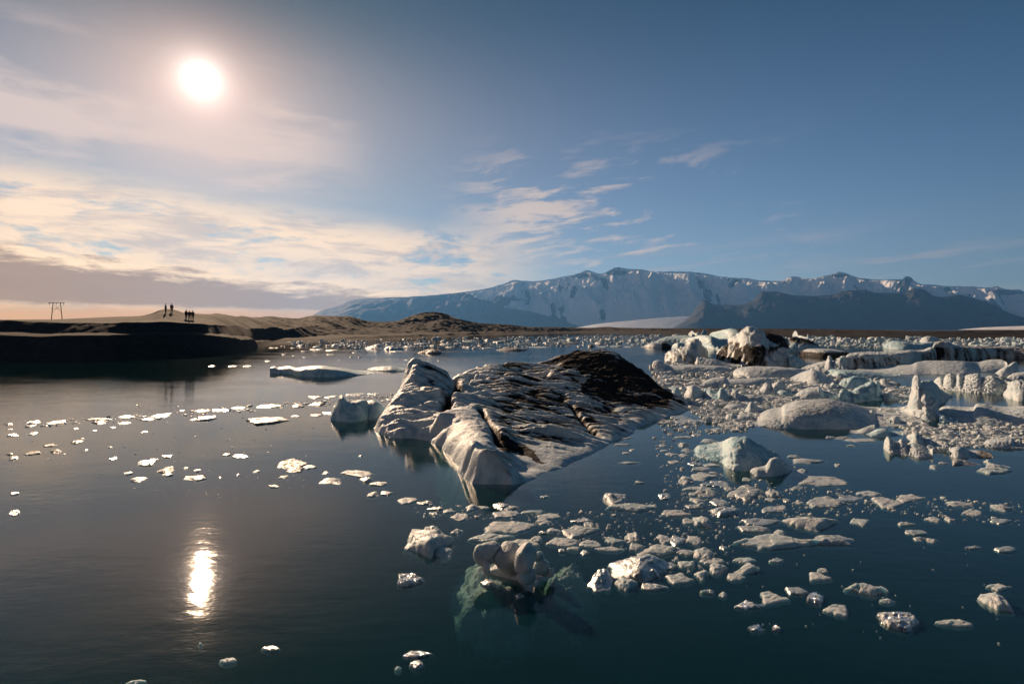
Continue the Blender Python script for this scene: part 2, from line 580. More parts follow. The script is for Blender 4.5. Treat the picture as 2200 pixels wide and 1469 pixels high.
def shore_profile(px):
    """(log distance, height) knots for an array of columns"""
    yw = gy(interp(WLINE, px))
    zb = interp(BANKZ, px)
    ym = interp([(a, c) for a, b_, c in MIDL], px)
    zm = CH - (interp([(a, b_) for a, b_, c in MIDL], px) - HZ) / F * ym
    yc = interp([(a, c) for a, b_, c in CREST], px)
    zc = CH - (interp([(a, b_) for a, b_, c in CREST], px) - HZ) / F * yc
    L = np.array([yw * .80, yw * .985, yw, yw * 1.045, np.maximum(yw * 1.13, yw * .4 + ym * .6), ym, yc, yc * 1.35, np.minimum(yc * 2.2, 4000), np.interp(px, [0, 500, 700, 2300, 2500], [1500, 2500, 15300, 15300, 4500])])
    L[4] = np.clip(L[4], yw * 1.07, np.maximum(ym * .96, yw * 1.07))
    L[5] = np.maximum(L[5], L[4] * 1.02)
    L[6] = np.maximum(L[6], L[5] * 1.05)
    Z = np.array([yw * 0 - 1.8, yw * 0 - .12, yw * 0, zb * .96, np.minimum(zb + .22, zm * .97), zm, zc, zc * .62, zc * 0 + 2.6, zc * 0 + 2.6])
    return np.log(L), Z


def shore_z(px, Y):
    L, Z = shore_profile(np.array([float(px)]))
    return float(np.interp(math.log(Y), L[:, 0], Z[:, 0]))


def stand_z(x, y):
    return SHORE_BVH.ray_cast(Vector((x, y, 500)), Vector((0, 0, -1)))[0].z


def shore():
    px = np.concatenate([np.linspace(-900, -60, 60), np.linspace(-50, 1200, 620), np.linspace(1204, 2300, 260), np.linspace(2310, 2900, 30)])
    L, ZK = shore_profile(px)
    t = np.concatenate([np.linspace(0, 1, 6)[:-1] + k for k in range(2)] + [np.linspace(0, 1, 46)[:-1] + k for k in range(2, 6)] + [np.linspace(0, 1, 24)[:-1] + k for k in range(6, 9)] + [[9.0]])
    Ln = np.array([np.interp(t, np.arange(10), L[:, i]) for i in range(len(px))])
    Zn = np.array([np.interp(t, np.arange(10), ZK[:, i]) for i in range(len(px))])
    for _ in range(5):
        Zn[:, 12:-1] = (Zn[:, 11:-2] + 2 * Zn[:, 12:-1] + Zn[:, 13:]) / 4
    Y = np.exp(Ln)
    X = (px[:, None] - CX) / F * Y
    land = sstep(Zn, .1, 1.6)
    dist = np.minimum(Y, 700)
    rough = fbm(np.stack([X / 7, Y / 7, 0 * X], -1), 5, .55)
    gul = fbm(np.stack([X / 26, Y / 60, 0 * X + 3], -1), 5, .5, ridged=True)
    Z = Zn + land * (.0028 * dist * rough + .0062 * dist * (gul - .15)) * np.where(Y < 160, 1.0, 1.25)
    lim = CH - (interp([(a, b_) for a, b_, c in CREST], px)[:, None] - .8 - HZ) / F * Y
    Z = np.where(Y > 4000, Zn, np.minimum(Z, lim))
    bank = sstep(Zn, .2, 1.0) * sstep(3.4 - Zn, 0, 1.0) * (Y < 140)
    Z = Z + bank * .16 * fbm(np.stack([X / 1.1, Y / 1.1, Zn], -1), 4)
    V = np.stack([X, Y, Z], -1)
    m, tt, out = new_mat('moraine_gravel')
    pos = tt.new('ShaderNodeNewGeometry').outputs['Position']
    n1 = tt.noise(pos, .07, 6, .62)
    n2 = tt.noise(pos, .9, 6, .7)
    n3 = tt.noise(tt.v('MULTIPLY', pos, (.012, .05, .4)), 1, 6, .62)
    n4 = tt.noise(pos, 5.0, 4, .7)
    grv = tt.mix(tt.ss(tt.add(n2, tt.mul(tt.sub(n4, .5), .5)), .35, .68), (0.018, 0.017, 0.018, 1), (0.030, 0.027, 0.025, 1))
    grs = tt.mix(n2, (0.010, 0.008, 0.006, 1), (0.027, 0.018, 0.010, 1))
    zz = tt.sep(pos)[2]
    f = tt.mul(tt.ss(tt.add(n1, tt.mul(tt.sub(n3, .5), 1.2)), .44, .60), tt.ss(zz, 3.5, 5.2))
    c = tt.mix(f, grv, grs)
    principled(tt, out, Base_Color=c, Roughness=.95, Specular_IOR_Level=.1, Normal=tt.bump(tt.add(n2, n1), .7, .22))
    o = mesh_obj('shore', V.reshape(-1, 3), grid_faces(*X.shape), m)
    return tag(o, kind='structure')


shore_o = shore()
SHORE_BVH = BVHTree.FromPolygons([v.co for v in shore_o.data.vertices], [tuple(p.vertices) for p in shore_o.data.polygons])


# ================================================================== mountains
def mountain(name, top, Yf, Yc, Yb, mat, n=(420, 110), rough=.10, seed=0, front=1.0, snow=None, py0=709.5, freq=1.0):
    x0, x1 = top[0][0], top[-1][0]
    px = np.linspace(x0, x1, n[0])
    v = np.linspace(0, 1, n[1])
    cf = .62
    zt = CH - (interp(top, px) - HZ) / F * Yc
    PX, VV = np.meshgrid(px, v, indexing='ij')
    Yv = np.where(VV < cf, Yf + (Yc - Yf) * VV / cf, Yc + (Yb - Yc) * (VV - cf) / (1 - cf))
    prof = np.where(VV < cf, (VV / cf) ** front, 1 - ((VV - cf) / (1 - cf)) ** 1.4)
    Z = np.maximum(zt, 0)[:, None] * prof
    X = (PX - CX) / F * Yv
    sc = freq / (0.09 * Yc)
    q = np.stack([X * sc, Yv * sc * .7, 0 * X + seed], -1)
    q = q + .25 * fbm(q * .8 + 3, 3)[..., None]
    r = fbm(q, 7, .55, ridged=True)
    b = fbm(q * .5 + 9, 3)
    H = np.maximum(zt, 0)[:, None]
    mid = np.sin(np.pi * np.clip(VV / cf, 0, 1)) ** .8 * (VV < cf)
    ex = sstep(VV, cf, cf + .1)
    rough = rough * (sstep(PX, 700, 1120) * .75 + .25 if x0 < 800 else 1.0)
    Z = Z + rough * H * (mid + .10 + .3 * ex) * (r - .25) * np.clip(prof * 4, 0, 1) + .16 * H * mid * b
    Z = np.where(prof <= 0.001, -6, Z)
    # keep the skyline: nothing in front of the crest may rise above it
    lim = CH - (interp(top, px)[:, None] - HZ) / F * Yv
    Z = np.where(VV < cf, np.minimum(Z, lim * (0.985 + .0 * Z)), Z)
    Z[:, 0] = -6
    V = np.stack([X, Yv, Z], -1)
    at = {}
    if snow is not None:
        pyv = HZ - (Z - CH) / Yv * F
        at['snow'] = snow(PX, pyv, grid_normals(V)[..., 2], fbm(q * 2.2 + 5, 5), VV)
    o = mesh_obj(name, V.reshape(-1, 3), grid_faces(*n), mat, attrs=at)
    return tag(o, kind='structure')


def rock_snow_mat(name):
    m, t, out = new_mat(name)
    pos = t.new('ShaderNodeNewGeometry').outputs['Position']
    n1 = t.noise(pos, .006, 7, .65)
    n2 = t.noise(t.v('MULTIPLY', pos, (1, 1, 3)), .02, 5, .6)
    at = t.new('ShaderNodeAttribute', attribute_name='snow').outputs['Fac']
    rock = t.mix(n1, (0.018, 0.021, 0.026, 1), (0.055, 0.052, 0.050, 1))
    f = t.ss(t.add(at, t.mul(t.sub(n1, .5), .5)), .4, .6)
    c = t.mix(f, rock, (0.80, 0.80, 0.80, 1))
    principled(t, out, Base_Color=c, Roughness=.9, Specular_IOR_Level=.1, Normal=t.bump(t.add(n1, n2), 0.8, 12.0))
    return m


M_MTN = rock_snow_mat('mountain_rock')
TOP1 = [(1430, 714), (1458, 697), (1480, 682), (1502, 655), (1516, 645), (1535, 655), (1560, 656), (1589, 655), (1618, 645), (1640, 627), (1673, 628),
        (1709, 635), (1745, 637), (1782, 634), (1811, 626), (1855, 624), (1891, 630), (1938, 630), (1967, 621), (1985, 623),
        (2004, 635), (2025, 639), (2058, 634), (2091, 641), (2124, 650), (2149, 663), (2182, 677), (2230, 688), (2320, 700), (2400, 712)]
TOP2 = [(655, 690), (672, 677), (694, 666), (723, 659), (755, 646), (795, 641), (905, 637), (980, 630), (1043, 622), (1083, 612), (1105, 604), (1133, 606), (1188, 601),
        (1239, 588), (1264, 584), (1290, 590), (1304, 586), (1326, 577), (1355, 579), (1384, 581), (1428, 585), (1473, 586), (1545, 594),
        (1611, 601), (1654, 605), (1680, 604), (1702, 595), (1742, 597), (1782, 592), (1804, 586), (1833, 595), (1865, 601), (1909, 601), (1938, 603),
        (1944, 597), (1951, 595), (1958, 598), (1964, 605), (1982, 612), (2018, 615), (2073, 617), (2127, 619), (2142, 617), (2164, 623), (2189, 623), (2210, 632), (2260, 640), (2330, 660), (2400, 706)]


def snow1(px, py, nz, nn, v):
    return sstep(nn, .45, .6) * sstep(640 - py, -5, 8) * .8


def snow2(px, py, nz, nn, v):
    low = interp([(650, 560), (900, 600), (1000, 632), (1060, 660), (1150, 675), (1260, 705), (1500, 712), (3000, 712)], px)
    s = sstep(low - py, -6, 14)
    band = sstep(py, 640, 655) * sstep(700 - py, 0, 10) * sstep(px, 1150, 1240) * sstep(1420 - px, 0, 40) * sstep(nn, -.15, .15)
    crag = sstep(nn, .16, .34) * .85
    peaks = np.exp(-((px - 1326) / 30) ** 2 - ((py - 586) / 7) ** 2) + np.exp(-((px - 1250) / 30) ** 2 - ((py - 592) / 6) ** 2) \
        + np.exp(-((px - 1806) / 40) ** 2 - ((py - 592) / 6) ** 2) * .7 + np.exp(-((px - 1951) / 12) ** 2 - ((py - 600) / 7) ** 2) * 1.3 + np.exp(-((px - 2160) / 35) ** 2 - ((py - 628) / 7) ** 2)
    return np.clip(s - band * .25 - crag - peaks, 0, 1)


mountain('mountain', TOP1, 7150, 8000, 9000, M_MTN, (460, 130), .34, 2.0, 1.0, snow1)
mountain('snow_mountain', TOP2, 10300, 12500, 14500, M_MTN, (820, 220), .50, 5.0, 0.64, snow2, freq=1.3)
mountain('glacier', [(1215, 706), (1240, 703), (1290, 695), (1350, 689), (1430, 682), (1500, 679), (1560, 690)], 8400, 9000, 9400, M_MTN, (160, 40), .05, 8.0, 1.0,
         lambda px, py, nz, nn, v: 1 + 0 * px)
mountain('glacier', [(1960, 713.5), (2020, 711), (2060, 708), (2120, 703), (2200, 700), (2400, 690), (2600, 686), (2800, 705)], 5000, 5600, 6000, M_MTN, (160, 40), .05, 9.0, 1.0,
         lambda px, py, nz, nn, v: 1 + 0 * px)

# ================================================================== icebergs
def loaf(name, top, base, depth, label, crop='0', c=.55, k=3.6, kb=2.4, amp=.06, freq=1.6, mat=None, dirt=None, group=None,
         cat='iceberg', seed=0, flute=0.0, n=None, ridge=.4, taper=.45, tag_it=True, parent=None, gran=0.0, skirt=.5):
    """One floating ice body: the skyline and the waterline give its two edges, depth its real thickness."""
    top = [cv(crop, *p) for p in top]
    base = [cv(crop, *p) for p in base]
    x0, x1 = min(p[0] for p in base), max(p[0] for p in base)
    wpx = x1 - x0
    nu = n[0] if n else int(np.clip(wpx * .62, 18, 230))
    nv = n[1] if n else int(np.clip(nu * .42, 16, 80))
    th = np.linspace(0, 1, nu)
    px = x0 + wpx * (th - .06 * np.sin(2 * np.pi * th))
    Yf = gy(interp(base, px))
    e = np.clip(1 - (2 * th - 1) ** 2, 0, 1) ** taper
    Dp = depth * (0.05 + .95 * e)
    Yc = Yf + c * Dp
    zc = CH - (interp(top, px) - HZ) / F * Yc
    zc = np.maximum(zc, .03)
    v = np.linspace(0, 1, nv)
    v = np.where(v < .5, (v / .5) ** 1.25 * c, c + (1 - c) * ((v - .5) / .5))
    PX, VV = np.meshgrid(px, v, indexing='ij')
    Yv = Yf[:, None] + VV * Dp[:, None]
    t = np.clip(VV / c, 0, 1)
    pf = 1 - (1 - t) ** k
    pb = 1 - np.clip((VV - c) / (1 - c), 0, 1) ** kb
    Z = zc[:, None] * np.where(VV <= c, pf, pb)
    X = (PX - CX) / F * Yv
    P = np.stack([X, Yv, Z], -1)
    N = grid_normals(P)
    N = np.where(N[..., 2:3] < 0, -N, N)
    H = float(np.percentile(zc, 80))
    fr = freq / max(H, .12)
    q = P * fr + seed * 7.7
    nz = fbm(q, 6, .58) * (1 - ridge) + ridge * (fbm(q * 1.3 + 31, 4, .5, ridged=True) - .1)
    if flute:
        qf = np.stack([P[..., 0] * fr * 2.4, P[..., 1] * fr * 2.4, P[..., 2] * fr * .25 + seed], -1)
        nz = nz * (1 - flute) + flute * 1.4 * (fbm(qf, 4, .55, ridged=True) - .25)
    if gran:
        nz = nz + gran * perlin(P * fr * 7)
    cr_ = np.abs(perlin(q * .75 + 11))
    nz = nz - .55 * sstep(.10 - cr_, 0, .10) * (ridge > .1)                 # clefts
    edge = np.minimum(1, np.minimum(th, 1 - th) * 12)[:, None]
    P = P + N * (nz * amp * H * 2.3 * edge)[..., None]
    sk = P[:, :1] * 1.0
    sk[..., 2] = -skirt * (.4 + H * .5)
    sk[..., 1] += .05 * H
    bk = P[:, -1:] * 1.0
    bk[..., 2] = -skirt * (.4 + H * .5)
    P = np.concatenate([sk, P, bk], 1)
    m = P.shape[1]
    d = np.zeros(P.shape[:2])
    if dirt:
        zz = P[..., 2] / max(H, .05)
        px2 = P[..., 0] / P[..., 1] * F + CX
        py2 = HZ + (CH - P[..., 2]) / P[..., 1] * F
        d = dirt(px2, py2, zz, fbm(P * fr * np.array([1.5, 1.5, .4]) + 3, 4), th[:, None] + 0 * zz)
    org = np.array([P[..., 0].mean(), P[..., 1].mean(), 0.0])
    o = mesh_obj(name, (P - org).reshape(-1, 3), grid_faces(nu, m), mat or M_SNOWICE, attrs={'dirt': d})
    o.location = org
    if parent:
        o.parent = parent
        o.location = org - np.array(parent.location)
    if tag_it and not parent:
        tag(o, label, cat, group)
    return o


# ------------------------------------------------------------------ the big dark-topped iceberg in the middle
def main_berg():
    pts = []

    def A(cr, x, y, Y=None, z=None):
        px, py = cv(cr, x, y)
        if Y is None:
            Y = gy(py) if z is None else (CH - z) * F / (py - HZ)
        X, Z = xz(px, py, Y)
        if Z > .03:                     # the taller the point, the farther back it stands
            Y = Y * (1 + (.03 if (cr == 'm' and x < 870) else .085) * Z)
            X, Z = xz(px, py, Y)
        pts.append((X, Y, Z))
        return X, Y

    wl = [A('m', *p) for p in [(85, 830), (150, 880), (250, 920), (400, 930), (520, 920), (600, 935), (700, 985), (780, 1010), (805, 1060), (870, 1115), (910, 1160), (950, 1260), (1000, 1320),
                               (1060, 1365), (1200, 1380), (1330, 1378), (1460, 1385)]]
    wl += [A('n', *p) for p in [(0, 1385), (130, 1355), (250, 1310), (330, 1245), (500, 1220), (620, 1150), (780, 1080), (900, 1020), (960, 970), (1180, 890), (1240, 810), (1550, 710), (1700, 660)]]
    for p in [(150, 800, 22.95), (280, 690, 22.6), (400, 580, 22.5), (470, 460, 23.1), (520, 450, 23.3), (230, 640, 24), (330, 500, 24.3), (430, 350, 24.7), (442, 270, 24.9), (455, 185, 25.1), (490, 165, 25.2),
              (400, 800, 21.35), (550, 700, 21.8), (580, 560, 22.6), (500, 800, 21.4), (250, 840, 21.9),
              (700, 240, 25.5), (850, 300, 25.5), (950, 440, 24.2), (600, 350, 24.5), (560, 430, 23.6), (850, 430, 23.4), (640, 560, 22.5), (680, 640, 22.1), (900, 510, 22.6),
              (800, 650, 21.9), (730, 690, 21.4), (680, 800, 20.8), (730, 900, 20.3),
              (740, 710, 20.0), (900, 620, 20.3), (1000, 560, 20.7), (1100, 620, 19.7), (1220, 650, 19.5), (900, 760, 18.4), (1000, 850, 17.1), (1100, 950, 15.9), (1180, 970, 15.65), (1250, 960, 15.75),
              (1290, 900, 16.3), (1280, 830, 17.1), (1200, 760, 18.1), (770, 860, 19.0), (820, 1000, 18.2), (900, 1080, 17.0), (950, 1190, 15.9), (1060, 1200, 15.08), (1200, 1200, 15.0), (1300, 1200, 15.12),
              (1060, 1060, 15.5), (1130, 990, 15.5), (1200, 1010, 15.3), (1290, 1060, 15.5), (1350, 1250, 15.25), (1320, 960, 16.9), (1450, 1260, 15.35), (1400, 1110, 16.0), (1560, 1160, 16.2), (1350, 1045, 16.5), (1640, 1135, 16.5),
              (920, 310, 26.2), (1050, 270, 28.0), (1200, 240, 29.0), (1400, 210, 30.0), (1600, 180, 30.6), (1040, 340, 25.6), (1150, 400, 24.6)]:
        A('m', *p)
    for p in [(600, 1000, 18.3), (760, 945, 19.6), (300, 1000, 17.9), (0, 1000, 17.6), (0, 860, 19.3), (300, 1150, 16.6), (150, 1230, 16.0), (0, 330, 25.0), (0, 500, 22.9), (0, 680, 20.9), (300, 850, 19.3), (300, 700, 21.3), (300, 550, 23.0), (300, 420, 24.8),
              (600, 800, 20.8), (600, 660, 22.6), (600, 550, 24.2), (850, 900, 20.5), (850, 710, 23.2), (1000, 800, 22.4), (1000, 650, 24.8), (1300, 640, 26.2), (1420, 690, 26.3), (1150, 740, 24.3),
              (400, 430, 25.0), (280, 380, 25.5), (370, 340, 26.3), (400, 270, 27.0), (520, 235, 27.6), (650, 260, 27.6), (600, 350, 26.7), (700, 400, 26.4),
              (482, 118, 30.2), (490, 200, 29.9), (650, 88, 30.6), (800, 98, 30.6), (960, 120, 30.6), (1080, 160, 30.4), (1200, 210, 30.3), (1300, 290, 30.0), (1400, 380, 29.6), (1500, 460, 29.2), (1600, 565, 28.5),
              (800, 250, 29.0), (1000, 350, 28.3), (1200, 450, 28.0), (900, 500, 26.6), (1200, 600, 26.6), (1400, 560, 27.6),
              (150, 188, 30.6), (300, 220, 30.5), (420, 238, 30.3), (100, 300, 28.4), (250, 350, 27.9), (330, 335, 27.6)]:
        A('n', *p)
    back = [(-5.75, 24.6), (-5.75, 26.6), (-5.3, 28.6), (-4.3, 31.0), (-2.4, 34.6), (-.4, 38.0), (2.2, 40.8), (4.8, 41.0), (6.8, 39.6), (8.6, 36.6), (9.5, 32.6), (9.5, 29.6)]
    for p in back:
        pts.append((*p, -.15))
    for p in [(3.4, 39.4, 1.2), (5.4, 39.2, 1.0), (0, 36.6, .7), (-3.9, 28.8, 1.0), (7.2, 36.6, .7), (1.8, 38.4, 1.0)]:
        pts.append(p)
    ring = np.array(wl + back[::-1])
    for _ in range(2):                                   # round the corners, then space the outline evenly
        nxt = np.roll(ring, -1, 0)
        ring = np.stack([ring * .75 + nxt * .25, ring * .25 + nxt * .75], 1).reshape(-1, 2)
    seg = np.linalg.norm(np.roll(ring, -1, 0) - ring, axis=1)
    cum = np.concatenate([[0], np.cumsum(seg)])
    tt_ = np.arange(0, cum[-1], .22)
    rc = np.concatenate([ring, ring[:1]])
    ring = np.stack([np.interp(tt_, cum, rc[:, 0]), np.interp(tt_, cum, rc[:, 1])], 1)
    nx = np.roll(ring, -2, 0) - np.roll(ring, 2, 0)
    nr = np.stack([nx[:, 1], -nx[:, 0]], 1)
    nr /= np.linalg.norm(nr, axis=1)[:, None] + 1e-9
    area = np.sum(ring[:, 0] * np.roll(ring[:, 1], -1) - np.roll(ring[:, 0], -1) * ring[:, 1])
    nr *= 1 if area > 0 else -1
    for i_, ((x, y), (a, b)) in enumerate(zip(ring, nr)):
        pts.append((x, y, 0.0))
        if y < 16.3 and x < -.35:                       # blunt front of the nose
            pts.append((x - a * .10, y - b * .10, .42))
            pts.append((x - a * .30, y - b * .30, .78))
        steep = (x < .0 and y < 26)
        pts.append((x + a * .14, y + b * .14, -.5) if steep else (x + a * .25, y + b * .25, -.24))
        if i_ % 4 == 0:
            pts.append((x + a * 1.1, y + b * 1.1, -1.3))
    keep_pts = []
    for (x, y, z) in pts:
        if z > .03:
            dmin = np.hypot(ring[:, 0] - x, ring[:, 1] - y).min()
            ins = inpoly(np.array([x]), np.array([y]), [tuple(r) for r in ring])[0]
            lim = .10 if (x < .1 and y < 25) else (.2 if y < 19 else .40)
            if not ins or dmin < lim:
                continue
        keep_pts.append((x, y, z))
    pts = keep_pts
    P = np.array(pts)
    ev = rbf(P[:, :2], P[:, 2], .04)
    xs = np.linspace(-6.9, 10.8, 410)
    ys = 13.9 + 28.5 * np.linspace(0, 1, 620) ** 1.15
    X, Y = np.meshgrid(xs, ys, indexing='ij')
    wx = .10 * perlin(np.stack([X * 1.3, Y * 1.3, 0 * X + 4], -1))
    wy = .10 * perlin(np.stack([X * 1.3, Y * 1.3, 0 * X + 8], -1))
    Z = ev(np.stack([X + wx, Y + wy], -1))
    for _ in range(1):
        Z[1:-1, 1:-1] = (Z[1:-1, 1:-1] * 2 + Z[2:, 1:-1] + Z[:-2, 1:-1] + Z[1:-1, 2:] + Z[1:-1, :-2]) / 6
    g0, g1 = np.gradient(Z, xs, ys)
    nz = 1 / np.sqrt(1 + g0 ** 2 + g1 ** 2)
    PX = X / Y * F + CX
    PY = HZ + (CH - Z) / Y * F
    # foliation of the old ice: long ridges running down to the right, split by sharp grooves
    al = X * .957 - Y * .290
    ac = X * .290 + Y * .957
    bend = .30 * fbm(np.stack([X * .45, Y * .45, 0 * X], -1), 3)
    g1_ = np.abs(perlin(np.stack([al * .30, ac * 1.35 + bend, 0 * X], -1)))
    g2_ = np.abs(perlin(np.stack([al * .55 + 7, ac * 2.9 + bend * 2, 0 * X + 3], -1)))
    g3_ = np.abs(perlin(np.stack([al * 1.1 + 3, ac * 6.0 + bend * 3, 0 * X + 6], -1)))
    fol = np.clip(1.5 * (g1_ ** .7) + .8 * g2_ ** .8 + .35 * g3_, 0, 2) - .75     # rounded ribs, sharp grooves
    groove = np.maximum(sstep(.17 - g1_, 0, .12), .9 * sstep(.14 - g2_, 0, .10))
    q2 = np.stack([al * .9, ac * 4.6, Z + 7], -1)
    fol2 = fbm(q2, 3, .55, ridged=True)
    lump = fbm(np.stack([X * 1.1, Y * 1.1, Z * 1.1], -1), 4)
    land = sstep(Z, .02, .25)
    flat = sstep(nz, .55, .85)
    front = sstep(PY, 930, 975) * sstep(PX, 1085, 1130)            # smooth wave-washed apron
    nose = sstep(PY, 862, 885) * sstep(1092 - PX, 0, 25) * sstep(PX, 925, 945)
    w_f = land * flat * (1 - .85 * front) * (1 - .75 * nose)
    D = (.24 * fol + .05 * fol2) * w_f + .07 * lump * land + .016 * fbm(np.stack([X * 7, Y * 7, Z * 7], -1), 3) * land * (.35 + .65 * flat)

    def crack(cr, line, wd, dp):
        nonlocal D
        L = []
        for x, y, Yq in line:
            px, py = cv(cr, x, y)
            zq = xz(px, py, Yq)[1]
            Yq = Yq * (1 + (.03 if (cr == 'm' and x < 870) else .085) * max(zq, 0))
            L.append((xz(px, py, Yq)[0], Yq))
        dist = np.full(X.shape, 9.0)
        for (ax, ay), (bx, by) in zip(L[:-1], L[1:]):
            tt = np.clip(((X - ax) * (bx - ax) + (Y - ay) * (by - ay)) / ((bx - ax) ** 2 + (by - ay) ** 2), 0, 1)
            dist = np.minimum(dist, np.hypot(X - ax - tt * (bx - ax), Y - ay - tt * (by - ay)))
        dist = dist * (1 + .5 * perlin(np.stack([X * 2.2, Y * 2.2, 0 * X], -1)))
        D = D - dp * np.exp(-(dist / wd) ** 2)
        return dist

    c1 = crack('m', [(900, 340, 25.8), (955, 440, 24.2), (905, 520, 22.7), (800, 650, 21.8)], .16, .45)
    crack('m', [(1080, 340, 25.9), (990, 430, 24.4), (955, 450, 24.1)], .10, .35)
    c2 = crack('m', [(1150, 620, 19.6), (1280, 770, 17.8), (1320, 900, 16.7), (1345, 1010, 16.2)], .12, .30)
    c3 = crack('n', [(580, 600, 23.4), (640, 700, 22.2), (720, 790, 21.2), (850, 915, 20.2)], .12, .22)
    rx_ = np.exp(-((PX - 1310) / 110) ** 2 - ((PY - 810) / 42) ** 2)          # the ashy crest is broken and stepped
    D = D + rx_ * land * (.30 * fbm(np.stack([X * .9, Y * .9, Z * 1.2 + 2], -1), 6, .62, ridged=True) - .08)
    Z = Z + D * 1.0
    Z = np.where(Z < -.1, np.maximum(Z, -1.2), Z)
    PY = HZ + (CH - Z) / Y * F
    nx_ = 4.59

    def pw(cr, poly, soft=10):
        pl = [cv(cr, *p) for p in poly]
        jx = PX + 7 * perlin(np.stack([X * 1.6, Y * 1.6, 0 * X + 2], -1)) * 2
        jy = PY + 4 * perlin(np.stack([X * 1.6, Y * 1.6, 0 * X + 5], -1)) * 2
        return inpoly(jx, jy, pl).astype(float)

    def blur(a_, n_):
        for _ in range(n_):
            a_[1:-1, 1:-1] = (a_[1:-1, 1:-1] + a_[2:, 1:-1] + a_[:-2, 1:-1] + a_[1:-1, 2:] + a_[1:-1, :-2]) / 5
        return a_

    d = blur(pw('n', [(470, 100), (640, 70), (1000, 100), (1300, 270), (1560, 500), (1560, 590), (1420, 610), (1150, 590), (1050, 575), (900, 540), (800, 500), (640, 460), (740, 350), (720, 290), (640, 240), (500, 230), (470, 225)]), 14)
    thin = fbm(np.stack([al * .30, ac * 3.4, Z * 2 + 21], -1), 4, .6)
    d = d * 1.15 + .9 * thin * np.clip(1 - np.abs(2 * d - .8), 0, 1) - 1.25 * d * sstep(thin, .12, .34) * sstep(fol, -.1, .3)
    cre = pw('m', [(1290, 830), (1400, 900), (1520, 960), (1700, 1060), (1720, 1110), (1640, 1125), (1500, 1070), (1360, 1035), (1310, 950)])  # dark crevice above the apron: ash and crevice shade painted together
    cre = np.maximum(cre, pw('n', [(0, 930), (60, 960), (160, 1060), (320, 1150), (300, 1170), (150, 1110), (0, 1060)]))
    mid = pw('n', [(150, 480), (420, 540), (620, 560), (830, 600), (1180, 740), (1250, 780), (1080, 760), (800, 660), (420, 600), (200, 540)])
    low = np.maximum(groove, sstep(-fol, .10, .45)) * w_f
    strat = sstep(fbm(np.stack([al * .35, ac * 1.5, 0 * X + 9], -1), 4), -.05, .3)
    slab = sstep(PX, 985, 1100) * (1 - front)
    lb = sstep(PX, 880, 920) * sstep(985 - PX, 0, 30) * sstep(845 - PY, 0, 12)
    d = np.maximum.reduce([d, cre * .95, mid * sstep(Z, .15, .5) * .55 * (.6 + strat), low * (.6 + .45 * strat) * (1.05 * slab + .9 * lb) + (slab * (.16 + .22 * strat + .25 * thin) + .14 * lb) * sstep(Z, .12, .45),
                           np.exp(-(c1 / .22) ** 2) * .8, np.exp(-(c3 / .16) ** 2) * .7, np.exp(-(c2 / .16) ** 2) * .75])  # cracks darkened too; the one beside the nose is its painted shadow
    V = np.stack([X, Y, Z], -1)
    Fc = grid_faces(len(xs), len(ys))
    keep = Z.ravel()[Fc].max(1) > -1.0
    Fc = Fc[keep]
    used = np.unique(Fc)
    remap = -np.ones(X.size, int)
    remap[used] = np.arange(len(used))
    org = np.array([1.5, 24.0, 0])
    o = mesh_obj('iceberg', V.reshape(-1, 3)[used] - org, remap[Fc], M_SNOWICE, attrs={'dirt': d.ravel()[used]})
    o.location = org
    return tag(o, 'large ridged iceberg with a black ash-covered crest', 'iceberg')


main_berg()


def streaks(px, py, zz, nn, th):
    return np.clip(sstep(nn, -.05, .25) * sstep(.75 - zz, 0, .3), 0, 1)


def basedirt(px, py, zz, nn, th):
    return sstep(nn + .35 - zz, 0, .35) * .8


def blackmass(px, py, zz, nn, th):
    return .75 + .5 * nn


def specks(px, py, zz, nn, th):
    return .22 + .35 * nn


I5 = 'iceberg'
# -- far rank behind
loaf(I5, [(750, 160), (780, 130), (850, 115), (1000, 85), (1060, 95), (1100, 130), (1130, 200)], [(750, 170), (940, 205), (1130, 210)], 14, 'flat-topped bluish iceberg behind the tall peaked iceberg, against the far shore', '5', mat=M_BLUEICE, seed=1)
loaf(I5, [(140, 245), (180, 215), (300, 175), (480, 160), (560, 180), (650, 160), (760, 165), (850, 200), (960, 200), (990, 260)], [(140, 255), (480, 262), (800, 290), (990, 285)], 11, 'long low blue iceberg just left of the tall peaked iceberg', '5', mat=M_BLUEICE, seed=2)
loaf(I5, [(520, 140), (560, 110), (600, 135), (632, 122), (650, 155), (700, 92), (715, 95), (722, 160)], [(520, 162), (620, 168), (722, 166)], 8, 'small broken ice turrets against the brown far shore', '5', mat=M_FAR, seed=3)
loaf(I5, [(10, 285), (60, 258), (120, 240), (200, 243), (240, 240), (290, 255), (325, 285)], [(10, 293), (160, 299), (325, 300)], 5, 'lens-shaped pale ice floe with a dark right end', '5', seed=4,
     dirt=lambda px, py, zz, nn, th: sstep(th, .55, .68) * .85)
loaf(I5, [(330, 280), (370, 250), (420, 242), (470, 255), (490, 290)], [(330, 308), (410, 316), (490, 310)], 4, 'small rounded blue ice dome beside the fluted pinnacle', '5', mat=M_BLUEICE, seed=5)
loaf(I5, [(680, 280), (700, 262), (750, 265), (800, 270), (830, 290), (850, 285), (865, 310)], [(680, 300), (760, 312), (865, 318)], 4, 'pair of little rounded ice lumps between the two pinnacles', '5', mat=M_BLUEICE, seed=6)
